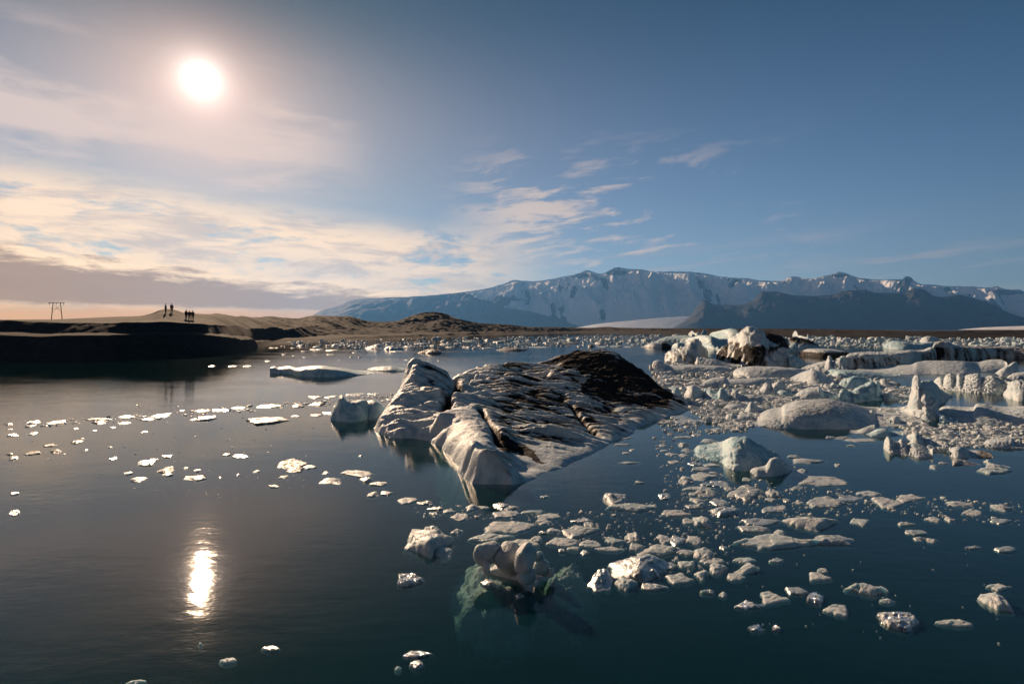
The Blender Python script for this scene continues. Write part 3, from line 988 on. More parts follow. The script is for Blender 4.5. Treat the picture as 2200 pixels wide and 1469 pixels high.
loaf(I5, [(1340, 230), (1370, 150), (1420, 140), (1480, 155), (1560, 180), (1620, 220), (1700, 185), (1850, 215), (1960, 265), (2060, 335), (2120, 345)], [(1340, 335), (1650, 345), (1900, 350), (2120, 352)], 12,
     'dark rubble-streaked iceberg sloping down to the right behind the tall peak', '5', seed=7, amp=.10, dirt=lambda px, py, zz, nn, th: np.where(th < .38, .9, .0) + np.exp(-((zz - (1.05 - .75 * (th - .1))) / .22) ** 2) * .7 + nn * .3, mat=M_BLUEICE)
loaf(I5, [(1690, 150), (1720, 110), (1740, 115), (1755, 160), (1800, 165), (1850, 180), (1865, 135), (1880, 190), (1960, 200)], [(1690, 192), (1800, 200), (1960, 205)], 7, 'small iceberg with two thin upright spikes near the far shore', '5', mat=M_FAR, seed=8)
loaf(I5, [(250, 450), (285, 375), (330, 345), (400, 330), (480, 290), (560, 235), (608, 212), (640, 228), (680, 300), (735, 340), (742, 390)], [(250, 465), (380, 490), (500, 495), (600, 490), (742, 420)], 7,
     'pointed fluted pinnacle with grooved sides, the smaller one left of the tall peak', '5', seed=9, flute=.7, amp=.09, k=1.6, c=.6, dirt=lambda px, py, zz, nn, th: .45 * sstep(nn, 0, .2) * sstep(.7 - zz, 0, .3) * sstep(.75 - th, 0, .2))
loaf(I5, [(825, 425), (870, 340), (930, 300), (983, 285), (990, 205), (1080, 168), (1140, 100), (1165, 76), (1200, 78), (1270, 104), (1350, 138), (1375, 200), (1440, 250), (1520, 262), (1600, 255), (1645, 300), (1655, 400), (1658, 470)],
     [(825, 440), (950, 468), (1100, 492), (1300, 508), (1500, 515), (1658, 510)], 13, 'tallest peaked iceberg with dirt-streaked sides, on the right below the dark mountain', '5', seed=10, flute=.55, amp=.07, k=2.6, c=.5,
     dirt=lambda px, py, zz, nn, th: np.clip(sstep(nn, -.12, .15) * sstep(.80 - zz, 0, .2) * .8 * sstep(.72 - th, 0, .15) + .6 * sstep(nn + .2 * (th > .7), .05, .3) * (th > .66) * sstep(zz, .25, .5), 0, 1))
loaf(I5, [(1650, 400), (1680, 395), (1720, 402), (1800, 440), (1850, 490)], [(1650, 515), (1750, 522), (1850, 510)], 4, 'smooth teal-tinted ice wedge leaning at the right foot of the tall peak', '5', mat=M_BLUEICE, seed=11, amp=.03)
loaf(I5, [(580, 480), (605, 440), (620, 403), (700, 410), (830, 430), (900, 455), (1000, 478), (1120, 492)], [(580, 500), (800, 512), (1120, 520)], 5, 'low terraced ice ledge in front of both pinnacles', '5', seed=12, amp=.08)
loaf(I5, [(105, 520), (125, 455), (175, 438), (235, 455), (252, 492), (400, 500), (560, 492), (700, 500), (850, 505), (1000, 520)], [(105, 572), (180, 578), (250, 580), (500, 588), (800, 588), (1000, 565)], 5.5,
     'flat floe carrying a bright cube-like block at its left end', '5', seed=13, amp=.05, k=4)
loaf(I5, [(1010, 590), (1050, 545), (1120, 522), (1250, 510), (1500, 515), (1700, 530), (1870, 548)], [(1010, 612), (1200, 640), (1500, 652), (1700, 645), (1870, 600)], 6, 'long straight-sided floe with a snowy top in front of the tall peak', '5', seed=14, amp=.04, k=4)
loaf(I5, [(1780, 540), (1850, 515), (1930, 490), (2000, 470), (2080, 445), (2100, 392), (2120, 400), (2125, 470), (2180, 430), (2230, 410), (2270, 480), (2300, 530)], [(1780, 560), (2000, 575), (2300, 590)], 5, 'crumbling ice mound with a small upright nub behind the low pyramid', '5', seed=15, amp=.10, cat='iceberg')
loaf(I5, [(1622, 650), (1690, 625), (1760, 595), (1850, 560), (1915, 545), (1990, 575), (2090, 640), (2170, 690)], [(1622, 668), (1760, 690), (1900, 715), (2000, 722), (2170, 705)], 5, 'low smooth ice pyramid behind the rank of small bergs, right of the tall peak', '5', seed=16, amp=.05, k=1.8)
loaf(I5, [(2080, 560), (2130, 540), (2260, 548), (2500, 560), (2700, 590), (2900, 600)], [(2080, 610), (2300, 640), (2600, 640), (2900, 612)], 5, 'long dark-sided floe between the low pyramid and the snowy slab', '5', seed=17, amp=.05, k=4, mat=M_BLUEICE)
loaf(I5, [(660, 705), (730, 665), (800, 640), (880, 636), (925, 640), (945, 660), (1050, 652), (1200, 648), (1380, 634), (1440, 645), (1482, 692)], [(660, 722), (800, 725), (930, 728), (1200, 728), (1482, 708)], 3.5, 'log-shaped ice floe with a blunt lit left end and a groove along it', '5', seed=18, amp=.05, k=3)
loaf(I5, [(300, 790), (330, 745), (380, 740), (420, 780), (440, 860)], [(300, 930), (380, 945), (470, 930)], 2.5, 'translucent blue ice hump touching the right tip of the big dark iceberg', '5', mat=M_BLUEICE, seed=19, amp=.04)
loaf(I5, [(465, 850), (500, 780), (530, 735), (565, 722), (620, 745), (670, 800), (690, 830)], [(465, 868), (580, 882), (690, 872)], 2.6, 'blocky ice lump with a bright left face beside the blue hump', '5', seed=20, amp=.06)
loaf(I5, [(685, 800), (700, 762), (760, 765), (810, 800), (850, 805), (880, 752), (915, 765), (950, 800), (990, 860)], [(685, 865), (850, 902), (990, 906)], 2.8, 'two-humped teal ice lump in the rank right of the big dark iceberg', '5', mat=M_BLUEICE, seed=21, amp=.09)
loaf(I5, [(985, 850), (1020, 790), (1055, 778), (1090, 825), (1160, 840), (1240, 835), (1330, 845), (1410, 870)], [(985, 900), (1150, 918), (1410, 905)], 2.6, 'knobbly row of joined ice lumps below the log-shaped floe', '5', seed=22, amp=.16)
loaf(I5, [(1320, 800), (1360, 740), (1400, 700), (1440, 735), (1500, 690), (1540, 668), (1590, 680), (1612, 745)], [(1320, 822), (1480, 832), (1612, 818)], 2.6, 'jagged little iceberg with a notched top above the domed floe', '5', seed=23, amp=.12)
loaf(I5, [(1508, 800), (1560, 772), (1640, 780), (1690, 810), (1705, 835)], [(1508, 845), (1600, 856), (1705, 848)], 2.2, 'small dark-shaded ice lump beside the notched little iceberg', '5', mat=M_BLUEICE, seed=24, amp=.1)
loaf(I5, [(1710, 845), (1760, 800), (1840, 762), (1920, 745), (1990, 738), (2040, 790), (2110, 800), (2180, 815), (2210, 850)], [(1710, 872), (1900, 888), (2100, 892), (2210, 880)], 3.2, 'broad wedge of ice with a sunlit left ramp above the domed floe', '5', seed=25, amp=.08)
loaf(I5, [(2030, 740), (2070, 710), (2110, 718), (2150, 690), (2175, 710), (2195, 760)], [(2030, 768), (2110, 776), (2195, 772)], 2.0, 'crumbled ice heap just behind the wedge with the sunlit ramp', '5', seed=26, amp=.15)
loaf(I5, [(1140, 1030), (1180, 965), (1222, 904), (1250, 915), (1300, 960), (1375, 1015)], [(1140, 1042), (1240, 1050), (1375, 1035)], 1.8, 'small sharp ice pyramid at the upper left edge of the domed floe', '5', seed=27, amp=.05, k=1.5)
loaf(I5, [(905, 985), (960, 950), (1040, 932), (1110, 945), (1155, 985)], [(905, 998), (1030, 1006), (1155, 998)], 1.6, 'smooth cream-coloured ice floe left of the small sharp pyramid', '5', seed=28, amp=.05, cat='ice floe')
loaf(I5, [(930, 1095), (965, 1050), (1010, 1042), (1060, 1070), (1120, 1050), (1200, 1050), (1230, 1085)], [(930, 1112), (1080, 1125), (1230, 1118)], 1.5, 'bumpy ice lump at the left tip of the domed floe', '5', seed=29, amp=.14)
loaf(I5, [(685, 600), (715, 572), (780, 533), (850, 518), (872, 500), (960, 475), (1100, 468), (1200, 488), (1300, 520), (1400, 556), (1500, 578), (1560, 590), (1640, 602)],
     [(685, 606), (850, 622), (1000, 626), (1200, 626), (1300, 622), (1450, 612), (1640, 608)], 6.5, 'broad domed floe with pebbly grey snow on top and a smooth dark front', '3', seed=30, amp=.025, k=4.2, c=.5, n=(230, 110), gran=.5, dirt=lambda px, py, zz, nn, th: .20 * sstep(zz, .55, .8) * sstep(th, .25, .4) + nn * .25 * sstep(zz, .55, .8))
# -- right side
loaf(I5, [(600, 290), (655, 245), (700, 228), (740, 222), (830, 230), (1000, 248), (1150, 235), (1240, 245)], [(600, 308), (900, 318), (1240, 312)], 10, 'smooth blue iceberg with a sunlit left end, behind the long dark wall of ice', '6', mat=M_BLUEICE, seed=31, amp=.04)
loaf(I5, [(1020, 235), (1060, 190), (1110, 172), (1180, 178), (1230, 195), (1275, 225)], [(1020, 243), (1140, 246), (1275, 243)], 9, 'white iceberg with fluted sunlit left side, highest on the skyline at right', '6', seed=32, flute=.6, amp=.08)
loaf(I5, [(1160, 310), (1200, 255), (1260, 235), (1340, 245), (1420, 285), (1560, 302), (1800, 305), (2000, 303), (2220, 318), (2500, 330)], [(1160, 440), (1400, 442), (1700, 425), (2000, 415), (2500, 430)], 16,
     'dark-fronted wall of dirty ice with a hump at its left end', '6', seed=33, c=.12, k=4, kb=6, amp=.05, flute=.5, dirt=lambda px, py, zz, nn, th: np.clip((.35 + .9 * nn) * sstep(.95 - zz, 0, .15) + .3 * np.exp(-((th - .1) / .08) ** 2), 0, 1), taper=.3)
loaf(I5, [(190, 410), (230, 392), (400, 380), (600, 376), (740, 370), (860, 358), (950, 350), (1060, 345), (1150, 312), (1190, 306), (1215, 360)], [(190, 530), (400, 535), (600, 522), (900, 495), (1000, 460), (1215, 445)], 15,
     'long low ice wall with fluted dirty face and flat snowy top', '6', seed=34, c=.12, k=4, kb=6, amp=.07, flute=.7, dirt=lambda px, py, zz, nn, th: np.clip((.30 + 1.0 * nn) * sstep(.92 - zz, 0, .15) - .5 * np.exp(-((th - .68) / .10) ** 2), 0, 1), taper=.3)
loaf(I5, [(-330, 350), (-200, 318), (0, 325), (60, 330), (170, 345), (240, 365)], [(-330, 385), (0, 405), (240, 400)], 12, 'flat snowy shelf of ice with a dark undercut edge', '6', seed=35, c=.15, k=4, kb=5, amp=.06, dirt=lambda px, py, zz, nn, th: .6 * sstep(.8 - zz, 0, .2))
loaf(I5, [(20, 470), (60, 440), (110, 430), (150, 395), (195, 392), (205, 470)], [(20, 520), (110, 530), (205, 528)], 3, 'teal ice lump with a pale knob beside the long low ice wall', '6', mat=M_BLUEICE, seed=36, amp=.1)
loaf(I5, [(300, 552), (600, 522), (800, 500), (930, 490), (1000, 462), (1150, 445), (1300, 446), (1500, 452), (1680, 462), (1760, 445), (1860, 430), (1930, 432), (2000, 458), (2012, 480)],
     [(300, 568), (600, 580), (930, 602), (1100, 594), (1300, 600), (1500, 598), (1700, 575), (2012, 560)], 9, 'wide gently sloping slab of pinkish snow in front of the long ice wall', '6', seed=37, c=.70, k=1.15, kb=2.5, amp=.03)
loaf(I5, [(1870, 590), (1900, 570), (1960, 530), (2030, 495), (2090, 460), (2118, 462), (2125, 510), (2150, 600)], [(1870, 622), (1960, 628), (2150, 612)], 3.2, 'tilted wedge of ice leaning to the right, above the toothed iceberg', '6', seed=38, amp=.05, k=2.4)
loaf(I5, [(2000, 640), (2060, 600), (2130, 580), (2250, 572), (2400, 580), (2500, 620)], [(2000, 668), (2200, 672), (2500, 668)], 4, 'grey-blue snow hummock at the right edge behind the toothed iceberg', '6', seed=39, amp=.08)
loaf(I5, [(110, 715), (140, 680), (200, 650), (290, 622), (340, 625), (400, 645), (480, 655)], [(110, 760), (250, 770), (480, 748)], 3, 'dark-fronted ice ridge with a snow cap behind the crumpled iceberg', '6', mat=M_BLUEICE, seed=40, amp=.08)
loaf(I5, [(110, 870), (130, 800), (170, 772), (250, 800), (350, 742), (440, 700), (480, 680), (520, 700), (545, 685), (590, 800), (625, 870)], [(110, 930), (250, 925), (400, 900), (625, 885)], 3.4, 'crumpled teal iceberg with a pair of ribs near its top', '6', seed=41, amp=.11, k=1.8, mat=M_BLUEICE)
loaf(I5, [(575, 690), (600, 650), (640, 650), (680, 690), (720, 705)], [(575, 720), (650, 728), (720, 724)], 1.8, 'pale rounded ice knob right of the snow-capped ridge', '6', seed=42, amp=.12)
loaf(I5, [(620, 830), (640, 810), (720, 815), (735, 860)], [(620, 885), (690, 896), (735, 888)], 1.4, 'cube-like pale ice block at the foot of the crumpled iceberg', '6', seed=43, amp=.08, k=4)
loaf(I5, [(1020, 715), (1060, 672), (1150, 668), (1200, 700), (1260, 770), (1330, 815), (1390, 850)], [(1020, 935), (1150, 945), (1230, 938), (1390, 862)], 3.0, 'smooth shaded blue ice slope behind the pale ice spire', '6', seed=44, amp=.03, mat=M_BLUEICE, k=1.5)
loaf(I5, [(740, 1015), (800, 1000), (850, 985), (900, 955), (935, 850), (950, 720), (962, 640), (985, 614), (1012, 622), (1032, 720), (1090, 775), (1130, 860), (1175, 865), (1200, 920), (1225, 960), (1245, 1060)],
     [(740, 1030), (850, 1055), (1000, 1085), (1130, 1115), (1245, 1105)], 3.0, 'pale ice spire rising to a narrow point from a broad foot', '6', seed=45, amp=.07, k=1.3, c=.5, n=(150, 70))
loaf(I5, [(1170, 700), (1210, 665), (1262, 636), (1290, 690), (1310, 650), (1340, 610), (1380, 598), (1410, 660), (1440, 640), (1472, 604), (1510, 655), (1560, 620), (1600, 608), (1680, 598), (1725, 650), (1760, 640), (1830, 628), (1900, 650), (1945, 672), (2040, 680)],
     [(1170, 712), (1300, 760), (1450, 782), (1700, 812), (1900, 824), (2040, 815)], 5.0, 'toothed iceberg with a row of sunlit points and a fluted cream face', '6', seed=46, amp=.07, flute=.7, k=2.0, n=(220, 80))
loaf(I5, [(1960, 800), (2010, 760), (2060, 690), (2120, 672), (2250, 680), (2400, 700)], [(1960, 826), (2060, 880), (2200, 905), (2400, 900)], 5, 'sunlit ice lobe at the right edge, right neighbour of the toothed iceberg', '6', seed=47, amp=.10, flute=.3)
loaf(I5, [(1240, 1010), (1300, 985), (1480, 1010), (1560, 1015), (1640, 1012), (1655, 968), (1690, 958), (1760, 965), (1850, 985), (2000, 1000), (2200, 985), (2400, 1000)],
     [(1240, 1030), (1400, 1105), (1600, 1145), (1900, 1172), (2200, 1182), (2400, 1180)], 5, 'dark-sided floe with a small beak-like crest at the right edge', '6', seed=48, amp=.05, k=3, c=.4, kb=3)
loaf(I5, [(440, 1040), (455, 1008), (490, 1000), (520, 1015), (535, 1045)], [(440, 1062), (490, 1072), (535, 1062)], .9, 'small round sunlit ice ball on the slush right of the domed floe', '6', seed=49, amp=.06, cat='ice chunk')
loaf(I5, [(690, 1110), (705, 1082), (760, 1068), (800, 1085), (808, 1125)], [(690, 1150), (750, 1160), (808, 1150)], 1.0, 'larger round sunlit ice ball below and right of the small one', '6', seed=50, amp=.06, cat='ice chunk')
loaf(I5, [(1255, 1090), (1280, 1060), (1310, 1065), (1330, 1090), (1390, 1085), (1405, 1110), (1450, 1115)], [(1255, 1130), (1330, 1140), (1450, 1132)], 1.0, 'little turquoise ice piece at the foot of the ice spire', '6', seed=51, amp=.12, mat=M_BLUEICE, cat='ice chunk')
# -- nearer growlers
loaf('growler', [(470, 482), (500, 450), (540, 428), (620, 425), (700, 405), (760, 390), (830, 365), (900, 325), (980, 318), (1060, 318), (1130, 365), (1180, 385), (1250, 430), (1330, 480), (1400, 520), (1450, 560)],
     [(470, 500), (560, 545), (700, 580), (800, 600), (850, 655), (1000, 690), (1200, 685), (1450, 600)], 2.6, 'glassy teal growler with ribbed pale left side, floating right of the big iceberg', '7', seed=52, amp=.05, k=2.2, mat=M_BLUEICE, n=(150, 70), flute=.35, cat='growler')
loaf('growler', [(1100, 705), (1130, 668), (1180, 652), (1280, 632), (1310, 590), (1345, 548), (1400, 538), (1450, 552), (1490, 590), (1540, 630), (1575, 680)], [(1103, 735), (1200, 757), (1330, 755), (1450, 735), (1575, 700)], .9,
     'smooth seal-shaped growler just in front of the glassy teal one', '7', seed=53, amp=.025, k=2.8, cat='growler', n=(100, 60), ridge=0)
loaf('growler', [(618, 395), (640, 340), (670, 312), (710, 335), (745, 375), (790, 370), (815, 345), (860, 365), (895, 420), (925, 400), (960, 390), (1010, 405), (1060, 420), (1120, 450), (1170, 440)], [(618, 430), (690, 488), (800, 500), (940, 525), (1060, 545), (1170, 535)], 1.6,
     'rounded knobbly ice cluster with its largest lump at the left', '8', seed=54, amp=.11, k=3, cat='growler', n=(130, 60))
loaf('growler', [(880, 330), (920, 290), (980, 255), (1030, 300), (1080, 350), (1130, 345), (1200, 380), (1300, 375), (1370, 420)], [(880, 400), (1000, 440), (1200, 470), (1370, 480)], 1.4, 'heap of pale ice lumps behind the knobbly ice cluster', '8', seed=55, amp=.18, k=2.5, cat='growler')
loaf('growler', [(1360, 470), (1400, 428), (1460, 418), (1530, 435), (1580, 480), (1700, 510), (1850, 530)], [(1360, 520), (1470, 548), (1640, 548), (1850, 545)], 1.2, 'grey rounded ice lump with a dark tail, right of the knobbly ice cluster', '8', seed=56, amp=.08, cat='growler', dirt=lambda px, py, zz, nn, th: .5 * sstep(th, .5, .7))
loaf('growler', [(1740, 400), (1790, 350), (1850, 335), (1950, 325), (2060, 330), (2110, 380), (2150, 400)], [(1740, 415), (1900, 435), (2060, 438), (2150, 420)], 1.4, 'grey-topped ice lump near the right edge behind the dirty floes', '8', seed=57, amp=.1, cat='growler')
loaf('growler', [(230, 250), (320, 238), (400, 205), (470, 180), (524, 168), (530, 240), (540, 262)], [(230, 262), (400, 275), (540, 270)], .9, 'thin shark-fin shard of ice below the domed floe', '8', seed=58, amp=.04, k=1.3, cat='ice chunk')
loaf('growler', [(420, 285), (480, 255), (560, 220), (620, 212), (665, 220), (690, 260), (840, 265)], [(420, 300), (600, 310), (840, 290)], 1.2, 'rounded translucent ice piece right of the shark-fin shard', '8', seed=59, amp=.07, cat='ice chunk', mat=M_BLUEICE)
# -- left side
loaf('growler', [(1200, 760), (1215, 690), (1245, 640), (1278, 580), (1300, 575), (1325, 610), (1400, 625), (1480, 615), (1510, 640), (1520, 700)], [(1200, 782), (1300, 795), (1400, 798), (1520, 775)], 2.2, 'teal iceberg fragment with a raised left horn beside the big iceberg', '4', seed=60, amp=.04, mat=M_BLUEICE, k=1.8, cat='growler')
loaf('growler', [(1405, 715), (1440, 680), (1490, 630), (1550, 617), (1610, 640), (1650, 690), (1670, 720)], [(1405, 735), (1480, 772), (1580, 782), (1670, 765)], 1.8, 'smooth teal ice dome touching the left side of the big iceberg', '4', seed=61, amp=.03, mat=M_BLUEICE, k=2.0, cat='growler')
loaf('growler', [(695, 350), (730, 342), (770, 352), (860, 345), (920, 362), (1000, 350), (1120, 342), (1200, 352), (1320, 370), (1430, 390), (1565, 398)], [(695, 392), (850, 398), (950, 420), (1200, 426), (1400, 412), (1565, 400)], 7, 'long flat dark-sided floe with a fish-tail left end, left of the big iceberg', '4', seed=62, amp=.035, k=6, c=.22, kb=4, cat='ice floe', mat=M_BLUEICE)
loaf('growler', [(1500, 360), (1600, 340), (1700, 335), (1780, 350), (1830, 355), (1880, 370)], [(1500, 368), (1720, 378), (1880, 376)], 4, 'thin dark strip of ice behind the peak of the big iceberg', '4', seed=63, amp=.1, cat='ice floe', mat=M_BLUEICE)

# ================================================================== drifting floes, chunks and brash
def floe(bb, crop, kind, label=None, group=None, seed=0, name=None, mat=None, cat=None, dirt=0.0):
    rs = np.random.RandomState(seed + 1000)
    x0, y0 = cv(crop, bb[0], bb[1])
    x1, y1 = cv(crop, bb[2], bb[3])
    wpx, hpx = x1 - x0, y1 - y0
    Y0 = gy(y1)
    wd = wpx / F * Y0
    zf = {'slab': .13, 'chunk': .27, 'bar': .20, 'clear': .22, 'mound': .32}[kind]
    zt = max(zf * hpx / F * Y0, .025)
    Yb = (CH - .6 * zt) * F / max(y0 - HZ, 3)
    dp = float(np.clip(Yb - Y0, .30 * wd, 1.7 * wd))
    big = wpx > 70
    nth, nr = (96, 20) if big else ((52, 12) if wpx > 16 else (26, 7))
    th = np.linspace(0, 2 * np.pi, nth, endpoint=False)
    # outline: a polygon with uneven corners, slightly rounded
    nk = rs.randint(4, 8)
    ka = np.sort((np.arange(nk) + rs.uniform(-.33, .33, nk)) * 2 * np.pi / nk)
    kr = rs.uniform(.62, 1.15, nk)
    kx, ky = kr * np.cos(ka), kr * np.sin(ka)
    rad = np.empty(nth)
    for i, a in enumerate(th):
        j = np.searchsorted(ka, a) % nk
        p, q = (kx[j - 1], ky[j - 1]), (kx[j], ky[j])
        dxx, dyy = math.cos(a), math.sin(a)
        den = dxx * (q[1] - p[1]) - dyy * (q[0] - p[0])
        rad[i] = abs((p[0] * (q[1] - p[1]) - p[1] * (q[0] - p[0])) / (den if abs(den) > 1e-6 else 1e-6))
    rad = np.clip(rad, .45, 1.2)
    rad *= 1 + .20 * fbm(np.stack([np.cos(th) * 2.6, np.sin(th) * 2.6, th * 0 + seed], -1), 4)
    ox, oy = np.cos(th) * rad, np.sin(th) * rad
    ox = (ox - (ox.max() + ox.min()) / 2) / (ox.max() - ox.min())
    oy = (oy - (oy.max() + oy.min()) / 2) / (oy.max() - oy.min())
    tr = np.linspace(0, 1, nr) ** .6
    if kind in ('slab', 'bar', 'clear'):
        prof = (1 - tr ** 14) * .88 + .12 * (1 - tr ** 2)
    else:
        prof = (1 - tr ** 5)
    TX = ox[:, None] * tr * wd
    TY = oy[:, None] * tr * dp
    q = np.stack([TX / wd * 3.1, TY / dp * 3.1 * max(.4, min(1, dp / wd)), 0 * TX + seed * 3.3], -1)
    tilt = rs.uniform(-.25, .25) * TX / wd * 2 + rs.uniform(-.2, .35) * TY / dp * 2
    n1 = fbm(q, 4, .55)
    n2 = fbm(q * 1.7 + 40, 4, .55, ridged=True)
    # broken faces: the top is the lowest of a few tilted planes
    ux, uy = TX / wd * 2, TY / dp * 2
    npl = rs.randint(2, 4) if kind in ('slab', 'bar') else rs.randint(4, 7)
    gs = {'slab': .30, 'bar': .30, 'clear': .6, 'chunk': 1.0, 'mound': .8}[kind]
    fac = np.full(TX.shape, 9.0)
    for _ in range(npl):
        g = rs.uniform(-gs, gs, 2)
        fac = np.minimum(fac, rs.uniform(.75, 1.05) + g[0] * ux + g[1] * uy)
    step = .22 * (perlin(q * 1.1 + 60) > rs.uniform(-.1, .25))        # one plate lying on another
    if kind in ('slab', 'bar', 'clear'):
        zz = prof * (fac * .85 + .16 * n1 + step * 1.3 + .25 * np.clip(n2, 0, 1)) + .10 * prof * n2
    else:
        zz = prof ** .6 * fac * (1 + .10 * n1) + prof * (.16 * n1 + .30 * n2 * rs.uniform(.3, 1) + step)
    zz = np.maximum(zz, .02 * (1 - tr))
    TZ = zz * zt
    jx = .035 * wd * fbm(q * 2 + 9, 2) * (tr > .3)
    P = np.stack([TX + jx, TY, TZ], -1)
    ring = lambda s, z: np.stack([ox * wd * s, oy * dp * s, 0 * ox + z], -1)[:, None]
    u = .35 * zt + .02
    P = np.concatenate([P, ring(1.02, -.25 * u), ring(1.07, -u), ring(.9, -2.0 * u), ring(.2, -2.8 * u)], 1)
    Xc = ((x0 + x1) / 2 - CX) / F * Y0
    P[..., 0] += P[..., 1] * (Xc / Y0) * .6           # drawn out down-wind
    o = mesh_obj(name or ('ice_chunk' if kind in ('chunk', 'mound') else 'ice_floe'), P.reshape(-1, 3), grid_faces(nth, P.shape[1], True),
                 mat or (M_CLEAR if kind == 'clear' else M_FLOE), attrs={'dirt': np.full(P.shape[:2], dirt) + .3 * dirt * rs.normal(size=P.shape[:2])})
    o.location = (Xc, Y0 + dp / 2, 0)
    return tag(o, label, cat or ('ice chunk' if kind in ('chunk', 'mound') else 'ice floe'), group)


SEED = [0]
LANDMARKS, PIECES = [], []


def FL(crop, kind, items, group, glabel, **kw):
    for it in items:
        SEED[0] += 1
        lab = it[4] if len(it) > 4 else None
        k2 = it[5] if len(it) > 5 else kind
        k3 = dict(kw)
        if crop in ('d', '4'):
            k3.setdefault('dirt', .13)  # left floes greyed overall, for their backlit look
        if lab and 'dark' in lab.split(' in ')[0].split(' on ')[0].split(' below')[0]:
            k3['dirt'] = max(kw.get('dirt', 0), .42)  # backlit shade painted into floes labelled dark, by way of the dirt value
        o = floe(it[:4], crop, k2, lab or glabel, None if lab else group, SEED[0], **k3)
        x0, y0 = cv(crop, it[0], it[1])
        x1, y1 = cv(crop, it[2], it[3])
        (LANDMARKS if lab else PIECES).append((o, (x0 + x1) / 2, (y0 + y1) / 2, x1 - x0, k2, crop))


# lower middle, round the boulder cluster
FL('a', 'slab', [
    (170, 385, 525, 625, 'tent-shaped floe with a crumbly dirty front, left of the boulder-topped floe', 'mound'),
    (385, 515, 525, 630, 'rounded lump stuck to the right front of the tent-shaped floe', 'chunk'),
    (145, 715, 335, 812, 'glassy grey-green ice lump alone on dark water below the tent-shaped floe', 'clear'),
    (200, 1240, 405, 1292, 'thin glassy shard with sparkling edge at the bottom, far below the tent-shaped floe', 'clear'),
    (240, 1300, 345, 1370, 'small two-winged ice chip just below the thin glassy shard', 'chunk'),
    (145, 1342, 195, 1376, 'tiny pale ice bit lower left of the two-winged chip', 'chunk'),
    (755, 368, 1125, 460, 'wide flat floe with a raised left rim, first one behind the boulder-topped floe'),
    (640, 450, 960, 525, 'long tapering floe just behind the left boulder of the boulder-topped floe', 'bar'),
    (930, 490, 1125, 545, 'flat grey sliver behind the tallest boulder', 'bar'),
    (1280, 395, 1570, 500, 'broad rectangular floe with a straight right end, right of the wide flat floe'),
    (1180, 410, 1300, 470, 'lumpy left companion of the broad rectangular floe', 'chunk'),
    (1580, 165, 1760, 285, 'stack of thin ice plates piled like pancakes, alone below the big iceberg', 'chunk'),
    (1590, 235, 1925, 312, 'smooth bar-shaped floe in front of the stacked ice plates', 'bar'),
    (1945, 175, 2030, 230, 'narrow tilted ice splinter right of the stacked plates', 'bar'),
    (1465, 690, 1650, 850, 'rounded boulder-like floe at the left end of the tilted glassy slab', 'chunk'),
    (1650, 730, 1820, 850, 'jagged brownish wedge between the boulder-like floe and the tilted slab', 'chunk'),
    (1632, 575, 2070, 795, 'large tilted slab of bluish glassy ice with a raised left edge', 'mound'),
    (1820, 780, 2010, 846, 'thin pale plate under the front of the tilted glassy slab', 'bar'),
    (2000, 715, 2193, 800, 'faint sunken tail of ice right of the tilted glassy slab', 'slab'),
    (725, 760, 825, 812, 'small oval ice pebble in front of the boulder-topped floe', 'chunk'),
    (960, 860, 1025, 895, 'tiny ice scrap over the sunken foot of the boulder-topped floe', 'clear'),
    (1830, 525, 2120, 610, 'long narrow floe with a notched edge above the tilted glassy slab', 'bar'),
], 'x', 'x')
FL('a', 'slab', [(1175, 480, 1410, 548), (1400, 495, 1555, 556), (1500, 540, 1705, 580, None, 'bar'), (1310, 545, 1400, 572), (1405, 560, 1470, 606, None, 'chunk'), (1110, 320, 1282, 362), (1100, 350, 1215, 402),
                 (805, 240, 930, 300, None, 'chunk'), (805, 300, 1000, 352), (870, 265, 995, 306), (1000, 300, 1165, 325, None, 'bar'), (360, 275, 475, 300), (370, 308, 455, 348, None, 'chunk'), (470, 290, 560, 322), (515, 315, 640, 376), (520, 415, 605, 470, None, 'chunk'),
                 (150, 210, 295, 262), (290, 235, 400, 268), (0, 105, 95, 140, None, 'chunk'), (-30, 172, 30, 205, None, 'chunk'), (45, 172, 130, 205), (620, 255, 720, 312, None, 'chunk'), (700, 270, 790, 296), (1965, 295, 2165, 346), (2085, 65, 2193, 130, None, 'chunk'),
                 (2105, 350, 2193, 396), (1715, 435, 1820, 516, None, 'chunk'), (2025, 460, 2150, 546), (1065, 470, 1150, 520), (1255, 560, 1300, 586), (1936, 460, 2060, 530), (1740, 520, 1840, 570), (1970, 645, 2065, 702),
                 (1800, 570, 1930, 642), (1130, 200, 1195, 220), (1770, 100, 1835, 124), (1575, 475, 1710, 530), (1340, 350, 1490, 388), (1430, 375, 1500, 420), (1120, 440, 1180, 462)],
   'thin floe pieces behind the boulder-topped floe', 'thin pale floe piece in the loose drift between the boulder-topped floe and the big iceberg')
